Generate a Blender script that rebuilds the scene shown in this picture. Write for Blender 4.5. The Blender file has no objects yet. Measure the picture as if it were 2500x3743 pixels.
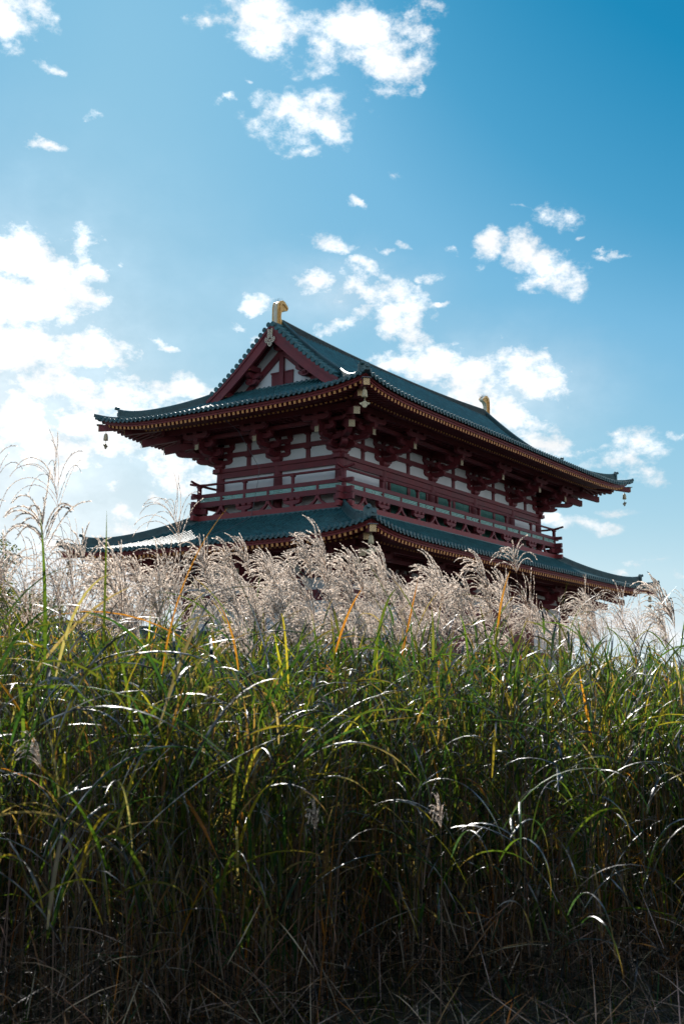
import bpy, math, random
import numpy as np
R_ = math.radians
random.seed(7)
rng = np.random.default_rng(11)
SC = bpy.context.scene
COL = SC.collection
Z0 = 13.6                      # height of the upper column heads above the field
CAM = (-57.429, -36.051, 1.61)
YAW, PITCH, ROLL = -0.96313, 0.16029, 0.01003
SUN_AZ, SUN_EL = R_(43.0), R_(34.0)

# ------------------------------------------------------------------ helpers
class MB:
    """collects shapes, builds ONE mesh object"""
    def __init__(s):
        s.v, s.f, s.m, s.sm = [], [], [], []
    def add(s, vs, fs, mat=0, smooth=False):
        o = len(s.v)
        s.v.extend([tuple(map(float, p)) for p in vs])
        for f in fs:
            s.f.append([i + o for i in f]); s.m.append(mat); s.sm.append(smooth)
    def box(s, c, d, mat=0, ax=None):
        c = np.array(c, float); d = np.array(d, float) / 2
        A = np.eye(3) if ax is None else np.array(ax, float)
        vs = [c + A[0]*d[0]*i + A[1]*d[1]*j + A[2]*d[2]*k for i in (-1, 1) for j in (-1, 1) for k in (-1, 1)]
        s.add(vs, [(0,1,3,2),(4,6,7,5),(0,4,5,1),(2,3,7,6),(0,2,6,4),(1,5,7,3)], mat)
    def beam(s, p0, p1, w, h, mat=0, capmat=None):
        p0 = np.array(p0, float); p1 = np.array(p1, float)
        t = p1 - p0; t /= np.linalg.norm(t)
        n = np.cross(t, (0, 0, 1)); nn = np.linalg.norm(n)
        n = np.array((1., 0, 0)) if nn < 1e-6 else n / nn
        u = np.cross(n, t)
        q = []
        for p in (p0, p1):
            for a, b in ((-1,-1),(1,-1),(1,1),(-1,1)):
                q.append(p + n*a*w/2 + u*b*h/2)
        s.add(q, [(0,1,5,4),(1,2,6,5),(2,3,7,6),(3,0,4,7),(3,2,1,0)], mat)
        s.add(q[4:], [(0,1,2,3)], mat if capmat is None else capmat)
    def cyl(s, p0, p1, r0, r1=None, n=12, mat=0, capmat=None, smooth=True):
        r1 = r0 if r1 is None else r1
        p0 = np.array(p0, float); p1 = np.array(p1, float)
        t = p1 - p0; t /= np.linalg.norm(t)
        a = np.cross(t, (0, 0, 1))
        a = np.array((1., 0, 0)) if np.linalg.norm(a) < 1e-6 else a / np.linalg.norm(a)
        b = np.cross(t, a)
        vs = []
        for p, r in ((p0, r0), (p1, r1)):
            for i in range(n):
                th = 2*math.pi*i/n
                vs.append(p + (a*math.cos(th) + b*math.sin(th))*r)
        s.add(vs, [(i, (i+1) % n, n+(i+1) % n, n+i) for i in range(n)], mat, smooth)
        s.add(vs[:n], [tuple(range(n))[::-1]], mat)
        s.add(vs[n:], [tuple(range(n))], mat if capmat is None else capmat)
    def lathe(s, c, prof, n=16, mat=0):
        vs = []
        for r, z in prof:
            for i in range(n):
                th = 2*math.pi*i/n
                vs.append((c[0]+r*math.cos(th), c[1]+r*math.sin(th), c[2]+z))
        fs = []
        for k in range(len(prof)-1):
            fs += [(k*n+i, k*n+(i+1) % n, (k+1)*n+(i+1) % n, (k+1)*n+i) for i in range(n)]
        s.add(vs, fs, mat, True)
    def prism(s, poly, o, ex, ey, ez, th, mat=0, capmat=None):
        """poly in the ex,ey plane at o, thickness th centred along ez"""
        o, ex, ey, ez = (np.array(q, float) for q in (o, ex, ey, ez))
        n = len(poly)
        vs = [o + ex*a + ey*b - ez*th/2 for a, b in poly] + [o + ex*a + ey*b + ez*th/2 for a, b in poly]
        s.add(vs, [(i, (i+1) % n, n+(i+1) % n, n+i) for i in range(n)], mat)
        cm = mat if capmat is None else capmat
        s.add(vs, [tuple(range(n))[::-1], tuple(range(n, 2*n))], cm)
    def sheet(s, P, mat=0, smooth=False):
        """P[i][j] grid of points"""
        P = np.array(P, float); a, b = P.shape[:2]
        s.add(P.reshape(-1, 3), [(i*b+j, (i+1)*b+j, (i+1)*b+j+1, i*b+j+1) for i in range(a-1) for j in range(b-1)], mat, smooth)
    def sweep(s, path, sec, mat=0, closed=True, side=None):
        """sweep a (lateral, up) section along a path; lateral stays horizontal"""
        path = np.array(path, float); n = len(path); m = len(sec); vs = []
        for i in range(n):
            t = path[min(i+1, n-1)] - path[max(i-1, 0)]
            h = np.array((t[1], -t[0], 0)); h /= np.linalg.norm(h)
            for a, b in sec:
                vs.append(path[i] + h*a + np.array((0, 0, b)))
        fs = [(i*m+j, i*m+(j+1) % m, (i+1)*m+(j+1) % m, (i+1)*m+j) for i in range(n-1) for j in range(m if closed else m-1)]
        s.add(vs, fs, mat)
        if closed:
            s.add(vs[:m], [tuple(range(m))[::-1]], mat); s.add(vs[-m:], [tuple(range(m))], mat)
    def build(s, name, mats, parent=None):
        me = bpy.data.meshes.new(name)
        me.from_pydata(s.v, [], s.f)
        for m in (mats if isinstance(mats, (list, tuple)) else [mats]):
            me.materials.append(m)
        me.polygons.foreach_set('material_index', s.m)
        me.polygons.foreach_set('use_smooth', s.sm)
        me.update()
        o = bpy.data.objects.new(name, me); COL.objects.link(o)
        if parent is not None: o.parent = parent
        return o

def empty(name, loc=(0, 0, 0), parent=None):
    o = bpy.data.objects.new(name, None); COL.objects.link(o); o.location = loc
    o.empty_display_size = 0.3
    if parent is not None: o.parent = parent
    return o

def tag(o, label=None, cat=None, group=None, kind=None):
    if label: o['label'] = label
    if cat: o['category'] = cat
    if group: o['group'] = group
    if kind: o['kind'] = kind
    return o

def npmesh(name, V, Q, mats, col=None, smooth=True, midx=None):
    me = bpy.data.meshes.new(name)
    V = np.ascontiguousarray(V, dtype=np.float32); Q = np.ascontiguousarray(Q, dtype=np.int32)
    n, k = Q.shape
    me.vertices.add(len(V)); me.vertices.foreach_set('co', V.ravel())
    me.loops.add(n*k); me.loops.foreach_set('vertex_index', Q.ravel())
    me.polygons.add(n)
    me.polygons.foreach_set('loop_start', np.arange(0, n*k, k, dtype=np.int32))
    me.polygons.foreach_set('loop_total', np.full(n, k, dtype=np.int32))
    me.polygons.foreach_set('use_smooth', np.full(n, smooth, dtype=bool))
    for m in (mats if isinstance(mats, (list, tuple)) else [mats]): me.materials.append(m)
    if midx is not None: me.polygons.foreach_set('material_index', np.asarray(midx, dtype=np.int32))
    me.update(calc_edges=True)
    if col is not None:
        ca = me.color_attributes.new('Col', 'FLOAT_COLOR', 'POINT')
        c4 = np.ones((len(V), 4), dtype=np.float32); c4[:, :3] = col
        ca.data.foreach_set('color', c4.ravel())
    me.validate()
    o = bpy.data.objects.new(name, me); COL.objects.link(o)
    return o

# ------------------------------------------------------------------ materials
def nt(name):
    m = bpy.data.materials.new(name); m.use_nodes = True
    return m, m.node_tree.nodes, m.node_tree.links, m.node_tree.nodes['Principled BSDF']

def mat_noise(name, c0, c1, rough=.5, scale=3., metal=0., bump=.0, bscale=40., spec=.5, detail=6., r2=None, stretch=None):
    m, N, L, B = nt(name)
    tc = N.new('ShaderNodeTexCoord'); src = tc.outputs['Object']
    if stretch:
        mp = N.new('ShaderNodeMapping'); mp.inputs['Scale'].default_value = stretch
        L.new(src, mp.inputs['Vector']); src = mp.outputs['Vector']
    nz = N.new('ShaderNodeTexNoise'); nz.inputs['Scale'].default_value = scale; nz.inputs['Detail'].default_value = detail
    L.new(src, nz.inputs['Vector'])
    cr = N.new('ShaderNodeValToRGB'); cr.color_ramp.elements[0].color = (*c0, 1); cr.color_ramp.elements[1].color = (*c1, 1)
    cr.color_ramp.elements[0].position = .3; cr.color_ramp.elements[1].position = .7
    L.new(nz.outputs['Fac'], cr.inputs['Fac']); L.new(cr.outputs['Color'], B.inputs['Base Color'])
    B.inputs['Roughness'].default_value = rough; B.inputs['Metallic'].default_value = metal
    B.inputs['Specular IOR Level'].default_value = spec
    if r2 is not None:
        mr = N.new('ShaderNodeMapRange'); mr.inputs['To Min'].default_value = rough; mr.inputs['To Max'].default_value = r2
        L.new(nz.outputs['Fac'], mr.inputs['Value']); L.new(mr.outputs['Result'], B.inputs['Roughness'])
    if bump:
        n2 = N.new('ShaderNodeTexNoise'); n2.inputs['Scale'].default_value = bscale; n2.inputs['Detail'].default_value = 4
        L.new(src, n2.inputs['Vector'])
        bp = N.new('ShaderNodeBump'); bp.inputs['Strength'].default_value = bump; bp.inputs['Distance'].default_value = .02
        L.new(n2.outputs['Fac'], bp.inputs['Height']); L.new(bp.outputs['Normal'], B.inputs['Normal'])
    return m

M_RED = mat_noise('red_lacquer', (.135, .017, .024), (.205, .028, .035), .5, 1.6, bump=.25, bscale=25, r2=.7)
M_RED2 = mat_noise('red_fascia', (.22, .028, .032), (.29, .042, .044), .5, 1.5, bump=.2, bscale=20, r2=.7)
M_WHITE = mat_noise('plaster', (.72, .70, .70), (.84, .82, .82), .8, .9, bump=.15, bscale=30)
M_GOLD = mat_noise('gilding', (.80, .31, .09), (.88, .40, .13), .6, 6, metal=.0)
M_GREEN = mat_noise('green_paint', (.035, .18, .14), (.07, .25, .20), .5, 5)
M_LGREEN = mat_noise('pale_green_paint', (.26, .50, .42), (.36, .62, .54), .5, 5)
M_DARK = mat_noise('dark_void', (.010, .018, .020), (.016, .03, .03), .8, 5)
M_STONE = mat_noise('podium_stone', (.30, .29, .27), (.42, .41, .38), .8, 2, bump=.3)
M_BRONZE = mat_noise('weathered_bronze', (.46, .37, .22), (.68, .56, .36), .4, 9, metal=.15)
M_SPIKE = mat_noise('spike_steel', (.10, .28, .42), (.16, .38, .52), .3, 4, metal=.3)
M_CABLE = mat_noise('cable', (.10, .10, .12), (.16, .16, .18), .5, 4)
M_ORN = mat_noise('ornament_gold', (.62, .33, .09), (.86, .52, .18), .6, 7, metal=.1)
M_SHIBIW = mat_noise('ornament_cream', (.66, .56, .40), (.76, .68, .54), .35, 4)

def mat_tile(name, c0, c1, rough, rough2):
    m, N, L, B = nt(name)
    tc = N.new('ShaderNodeTexCoord')
    n1 = N.new('ShaderNodeTexNoise'); n1.inputs['Scale'].default_value = .7; n1.inputs['Detail'].default_value = 8
    n2 = N.new('ShaderNodeTexVoronoi'); n2.inputs['Scale'].default_value = 3.1
    L.new(tc.outputs['Object'], n1.inputs['Vector']); L.new(tc.outputs['Object'], n2.inputs['Vector'])
    mx = N.new('ShaderNodeMath'); mx.operation = 'MULTIPLY_ADD'; mx.inputs[1].default_value = .55
    sep = N.new('ShaderNodeSeparateColor'); L.new(n2.outputs['Color'], sep.inputs['Color'])
    L.new(sep.outputs[0], mx.inputs[0])
    m2 = N.new('ShaderNodeMath'); m2.operation = 'MULTIPLY'; m2.inputs[1].default_value = .5
    L.new(n1.outputs['Fac'], m2.inputs[0]); L.new(m2.outputs[0], mx.inputs[2])
    cr = N.new('ShaderNodeValToRGB'); e = cr.color_ramp.elements
    e[0].position = .15; e[0].color = (*c0, 1); e[1].position = .85; e[1].color = (*c1, 1)
    L.new(mx.outputs[0], cr.inputs['Fac'])
    # dark weather streaks and a few pale scratches, kept on the tile itself
    n3 = N.new('ShaderNodeTexNoise'); n3.inputs['Scale'].default_value = 2.3; n3.inputs['Detail'].default_value = 5
    mp = N.new('ShaderNodeMapping'); mp.inputs['Scale'].default_value = (3.0, .8, 1.0)
    L.new(tc.outputs['Object'], mp.inputs['Vector']); L.new(mp.outputs['Vector'], n3.inputs['Vector'])
    c3 = N.new('ShaderNodeValToRGB'); e = c3.color_ramp.elements
    e[0].position = .30; e[0].color = (.45, .45, .45, 1); e[1].position = .42; e[1].color = (1, 1, 1, 1)
    L.new(n3.outputs['Fac'], c3.inputs['Fac'])
    mm = N.new('ShaderNodeMix'); mm.data_type = 'RGBA'; mm.blend_type = 'MULTIPLY'; mm.inputs['Factor'].default_value = 1
    L.new(cr.outputs['Color'], mm.inputs['A']); L.new(c3.outputs['Color'], mm.inputs['B'])
    L.new(mm.outputs['Result'], B.inputs['Base Color'])
    mr = N.new('ShaderNodeMapRange'); mr.inputs['To Min'].default_value = rough; mr.inputs['To Max'].default_value = rough2
    L.new(n1.outputs['Fac'], mr.inputs['Value']); L.new(mr.outputs['Result'], B.inputs['Roughness'])
    B.inputs['Specular IOR Level'].default_value = .8
    return m
M_TILE = mat_tile('glazed_tile', (.005, .066, .076), (.018, .125, .145), .55, .66)
M_RIDGE = mat_tile('ridge_tile', (.008, .055, .065), (.025, .095, .105), .42, .6)
M_RIDGE2 = mat_tile('main_ridge_tile', (.008, .025, .026), (.02, .045, .045), .65, .8)

def mat_filigree(name, fg, bg, scale):
    """pierced gilt plate: fine diamond-and-ring pattern"""
    m, N, L, B = nt(name)
    tc = N.new('ShaderNodeTexCoord')
    sx = N.new('ShaderNodeSeparateXYZ'); L.new(tc.outputs['Object'], sx.inputs[0])
    def M(op, a, b=None):
        n = N.new('ShaderNodeMath'); n.operation = op
        for i, q in enumerate((a, b)):
            if q is None: continue
            if isinstance(q, (int, float)): n.inputs[i].default_value = q
            else: L.new(q, n.inputs[i])
        return n.outputs[0]
    h = M('SUBTRACT', sx.outputs[0], sx.outputs[1])
    h = M('MULTIPLY', h, scale*.72); z = M('MULTIPLY', sx.outputs[2], scale)
    a = M('SINE', M('ADD', h, z)); b = M('SINE', M('SUBTRACT', h, z))
    p = M('ABSOLUTE', M('MULTIPLY', a, b))
    g = M('GREATER_THAN', p, .42)
    mx = N.new('ShaderNodeMix'); mx.data_type = 'RGBA'
    mx.inputs['A'].default_value = (*fg, 1); mx.inputs['B'].default_value = (*bg, 1)
    L.new(g, mx.inputs['Factor']); L.new(mx.outputs['Result'], B.inputs['Base Color'])
    B.inputs['Roughness'].default_value = .45; B.inputs['Metallic'].default_value = .25
    return m
M_FILI = mat_filigree('gilt_filigree', (.86, .60, .30), (.22, .10, .05), 42)
M_FILI2 = mat_filigree('gilt_filigree_pale', (.62, .50, .30), (.20, .13, .09), 42)

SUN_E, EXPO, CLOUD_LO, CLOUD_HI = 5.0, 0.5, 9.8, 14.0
VEILS = [(.62, .22, .42, .34, .75), (.78, .10, .40, .18, .35), (1.104, .263, .17, .085, .45), (.96, .346, .14, .06, .3)]
CL = [(0.883,0.563,0.043,0.020,-0.205,1.000),(0.932,0.555,0.038,0.020,-0.312,1.000),(0.986,0.553,0.039,0.020,-0.176,1.000),(1.000,0.528,0.027,0.025,-0.017,1.050),(1.019,0.557,0.019,0.016,-0.026,0.900),(0.858,0.572,0.024,0.011,0.059,0.800),(0.823,0.559,0.012,0.006,0.080,0.550),(1.034,0.509,0.006,0.007,-0.027,0.500),(1.043,0.573,0.009,0.006,-0.037,0.400),(0.900,0.543,0.017,0.010,-0.633,0.600),(0.917,0.492,0.032,0.019,-0.060,1.050),(0.940,0.479,0.016,0.010,-0.317,0.900),(0.926,0.463,0.014,0.007,0.023,0.750),(0.889,0.489,0.013,0.010,0.041,0.700),(0.845,0.502,0.007,0.004,0.065,0.800),(0.733,0.479,0.008,0.004,-0.142,0.800),(0.691,0.450,0.015,0.005,0.041,0.850),(0.688,0.511,0.012,0.005,-0.114,0.600),(0.655,0.543,0.026,0.016,0.165,1.100),(0.651,0.520,0.010,0.006,0.166,0.500),(0.974,0.422,0.008,0.004,-0.250,0.600),(1.008,0.450,0.006,0.004,-0.514,0.500),(0.865,0.517,0.004,0.002,0.057,0.450),(0.657,0.367,0.037,0.012,-0.154,1.200),(0.687,0.359,0.038,0.021,-0.257,1.260),(0.728,0.374,0.014,0.013,-0.989,0.960),(0.738,0.357,0.019,0.013,-0.268,1.080),(0.675,0.323,0.049,0.025,-0.084,1.380),(0.670,0.286,0.053,0.029,0.088,1.440),(0.726,0.342,0.019,0.025,-0.089,0.840),(0.707,0.264,0.043,0.018,-0.107,1.200),(0.741,0.294,0.029,0.015,-0.376,1.200),(0.687,0.230,0.050,0.029,0.069,1.320),(0.710,0.206,0.043,0.017,0.059,1.200),(0.756,0.253,0.040,0.018,0.057,1.000),(0.813,0.262,0.032,0.016,-0.043,1.000),(0.731,0.226,0.055,0.022,0.057,1.320),(0.776,0.235,0.055,0.022,0.048,1.050),(0.825,0.242,0.034,0.022,0.039,1.000),(0.689,0.193,0.021,0.007,0.062,0.840),(0.815,0.204,0.028,0.019,0.037,1.000),(0.831,0.185,0.026,0.019,-0.320,0.900),(0.788,0.217,0.033,0.011,0.045,0.800),(0.760,0.177,0.010,0.012,0.664,0.850),(0.775,0.153,0.022,0.011,0.037,0.700),(0.945,0.389,0.018,0.008,-0.243,0.750),(1.055,0.386,0.009,0.004,-0.112,0.550),(1.013,0.389,0.008,0.003,-0.011,0.500),(0.999,0.383,0.007,0.003,-0.005,0.500),(0.944,0.356,0.026,0.010,0.183,0.950),(0.975,0.353,0.026,0.010,-0.085,0.950),(1.001,0.351,0.019,0.013,-0.349,0.850),(1.013,0.333,0.017,0.018,-0.525,0.950),(1.019,0.313,0.019,0.019,-0.010,0.950),(0.956,0.320,0.023,0.007,0.181,0.700),(0.984,0.326,0.015,0.009,0.001,0.550),(0.977,0.371,0.012,0.005,0.002,0.600),(1.038,0.362,0.010,0.007,-0.019,0.500),(1.047,0.332,0.012,0.003,-0.157,0.600),(0.885,0.336,0.016,0.007,0.171,0.700),(0.880,0.309,0.010,0.004,0.034,0.700),(0.863,0.319,0.007,0.003,0.040,0.600),(0.808,0.300,0.022,0.004,-0.210,0.550),(0.839,0.291,0.011,0.003,-0.218,0.400),(1.019,0.290,0.026,0.013,-0.010,1.000),(1.050,0.286,0.037,0.016,-0.020,1.050),(1.085,0.278,0.041,0.018,-0.029,1.050),(1.120,0.283,0.035,0.017,-0.127,1.050),(1.143,0.269,0.019,0.020,-0.735,0.800),(1.089,0.252,0.041,0.019,-0.289,1.050),(1.119,0.240,0.030,0.010,-0.207,0.900),(1.158,0.259,0.015,0.007,-0.567,0.600),(1.138,0.219,0.033,0.009,-0.120,0.950),(1.164,0.211,0.033,0.008,-0.125,0.950),(1.198,0.222,0.016,0.006,-0.044,0.800),(1.216,0.213,0.025,0.010,-0.047,0.850),(1.197,0.202,0.029,0.007,-0.040,0.800),(1.123,0.225,0.022,0.007,-0.204,0.800),(1.254,0.222,0.007,0.003,-0.056,0.600),(1.151,0.408,0.019,0.010,-0.240,0.750),(1.128,0.412,0.013,0.003,-0.229,0.500),(1.091,0.389,0.013,0.009,-0.466,0.950),(1.125,0.379,0.015,0.014,-0.732,0.950),(1.148,0.364,0.026,0.016,-0.574,1.100),(1.139,0.353,0.016,0.009,-0.054,0.900),(1.196,0.370,0.015,0.003,-0.078,0.600),(1.191,0.376,0.011,0.002,-0.077,0.400),(1.177,0.390,0.004,0.002,-0.073,0.450),(1.088,0.370,0.006,0.005,-0.037,0.400),(1.093,0.331,0.006,0.004,-0.033,0.350),(1.170,0.145,0.025,0.007,-0.075,0.850),(1.142,0.150,0.011,0.007,-0.018,0.700),(1.229,0.120,0.015,0.004,-0.077,0.800),(1.208,0.116,0.009,0.003,-0.019,0.600),(1.200,0.106,0.010,0.003,-0.016,0.700),(1.219,0.187,0.019,0.007,-0.040,0.600),(1.196,0.160,0.018,0.004,-0.029,0.350),(1.248,0.109,0.007,0.003,-0.022,0.500),(0.725,0.129,0.058,0.022,0.038,0.750),(0.825,0.133,0.064,0.023,0.024,0.700),(0.809,0.162,0.030,0.009,0.033,0.600),(0.781,0.098,0.119,0.026,0.022,0.900),(1.204,0.060,0.056,0.015,-0.006,0.650)]
# ================================================================== THE GATE
gate = tag(empty('gate_building', (0, 0, 0)), 'two-storey dark red wooden gate with white plaster and blue-green tiled hip-and-gable roof behind the grass', 'gate')
BAY = 5.0
XU, YU = 11.38, 3.88
XL, YL = 12.5, 5.0
ZL = -6.85

def frames(X, Y):
    """four sides: (name, A, O, half length, distance)"""
    return [((1, 0), (0, -1), X, Y), ((0, 1), (-1, 0), Y, X), ((-1, 0), (0, 1), X, Y), ((0, -1), (1, 0), Y, X)]
def PT(fr, a, o, z):
    A, O, L, D = fr
    return (A[0]*a + O[0]*(D+o), A[1]*a + O[1]*(D+o), z + Z0)
def AX(fr):
    A, O = fr[0], fr[1]
    return [(A[0], A[1], 0), (O[0], O[1], 0), (0, 0, 1)]
def pbox(mb, fr, a0, a1, o0, o1, z0, z1, mat=0):
    mb.box(PT(fr, (a0+a1)/2, (o0+o1)/2, (z0+z1)/2), (abs(a1-a0), abs(o1-o0), z1-z0), mat, AX(fr))

def lift(dc, d=0.0):
    return .55*np.exp(-np.maximum(dc, 0)/1.6)*np.exp(-np.maximum(d, 0)/2.2)
_pr = np.polyfit([0, 1.53, 3.03, 4.43, 5.53, 6.53, 7.53, 8.53], [0, .5, 1.13, 1.9, 2.72, 3.48, 4.4, 5.33], 4)
_pr[-1] = 0
def rise(d): return np.polyval(_pr, d)

# ---- one bracket arm with the curved under-ends
def arm_poly(hl, h, left=True, right=True):
    r = [(hl, h), (hl, .62*h), (hl-.05, .36*h), (hl-.13, .16*h), (hl-.24, .04*h), (hl-.34, 0)]
    l = [(-x, y) for x, y in r][::-1]
    if not left: l = [(-hl, 0), (-hl, h)]
    if not right: r = [(hl, h), (hl, 0)]
    return r + l
def masu(mb, c, ax, w=.30, h=.13, mat=0):
    """bearing block, tapered below"""
    c = np.array(c); A, O, U = (np.array(q, float) for q in ax)
    vs = []
    for z, q in ((0, .68), (h*.42, 1.0), (h, 1.0)):
        for i, j in ((-1,-1),(1,-1),(1,1),(-1,1)):
            vs.append(c + A*i*w*q/2 + O*j*w*q/2 + U*z)
    fs = [(3,2,1,0), (8,9,10,11)]
    for k in (0, 4): fs += [(k+i, k+(i+1) % 4, k+4+(i+1) % 4, k+4+i) for i in range(4)]
    mb.add(vs, fs, mat)

def bracket_dir(mb, O, A, z, s=1.0, tail=(2.0, .77, 1.14), cross=True, w=.2):
    """what projects from a column head along O (s stretches the steps on the diagonal); origin at column axis"""
    O = np.array((*O, 0.)); A = np.array((*A, 0.)); U = np.array((0, 0, 1.))
    ax = [A, O, U]
    def P(a, o, zz): return A*a + O*o*s + U*(z+zz)
    for (L, z0, h) in ((.95, .26, .24), (1.72, .61, .24)):
        L *= s
        poly = [(x+L/2-.15, y) for x, y in arm_poly(L/2+.15, h, left=False)]
        mb.prism(poly, P(0, 0, z0), O, U, A, w, 0)
    masu(mb, P(0, .75, .49), ax); masu(mb, P(0, 1.5, .84), ax)
    # tail rafter
    o1, zb, zt = tail
    zc = (zb+zt)/2; h = zt-zb
    o0 = .0
    p0 = A*0 + O*(o0*s) + U*(z+zc+.36*(o1-o0)); p1 = O*(o1*s) + U*(z+zc)
    mb.beam(p0, p1, w+.02, h)
    if cross:
        for oo, z0, hl, hh in ((.75, .612, .66, .22), (1.47, .98, .72, .24), (2.08, 1.33, .86, .25)):
            mb.prism(arm_poly(hl, hh), P(0, oo, z0), A, U, O, .19, 0)
            for a in (-hl+.16, 0, hl-.16): masu(mb, P(a, oo, z0+hh-.003), ax, .28, .13)
        masu(mb, P(0, 2.0/1.0, zt-.01), ax, .3, .2)

def bracket_wall(mb, A, O, z):
    A3 = np.array((*A, 0.)); O3 = np.array((*O, 0.)); U = np.array((0, 0, 1.)); ax = [A3, O3, U]
    def P(a, zz): return A3*a + U*(z+zz)
    mb.prism(arm_poly(.80, .235), P(0, .25), A3, U, O3, .21)
    for a in (-.64, 0, .64): masu(mb, P(a, .475), ax, .31, .13)
    for a in (-.64, 0, .64): masu(mb, P(a, .835), ax, .31, .13)
    mb.prism(arm_poly(.95, .235), P(0, .955), A3, U, O3, .21)
    for a in (-.78, 0, .78): masu(mb, P(a, 1.185), ax, .31, .17)

def daito(mb, z):
    for (w0, w1, z0, z1) in ((.40, .60, 0.01, .13), (.60, .60, .13, .27)):
        vs = [(i*w/2, j*w/2, z+zz) for zz, w in ((z0, w0), (z1, w1)) for i, j in ((-1,-1),(1,-1),(1,1),(-1,1))]
        mb.add(vs, [(3,2,1,0),(4,5,6,7)] + [(i, (i+1) % 4, 4+(i+1) % 4, 4+i) for i in range(4)])

def place(mb, name, mats, parent, x, y):
    o = mb.build(name, mats, parent); o.location = (x, y, 0); return o

cap_mb = MB(); cap_mb.box((0, 0, 0), (.235, .03, .38))
def put_cap(parent, loc, rotz, mesh_owner=[None]):
    if mesh_owner[0] is None:
        o = cap_mb.build('gilt_end_plate', [M_FILI2], parent); mesh_owner[0] = o
    else:
        o = mesh_owner[0].copy(); COL.objects.link(o); o.parent = parent
    o.location = loc; o.rotation_euler = (0, 0, rotz)
    return o

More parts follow.
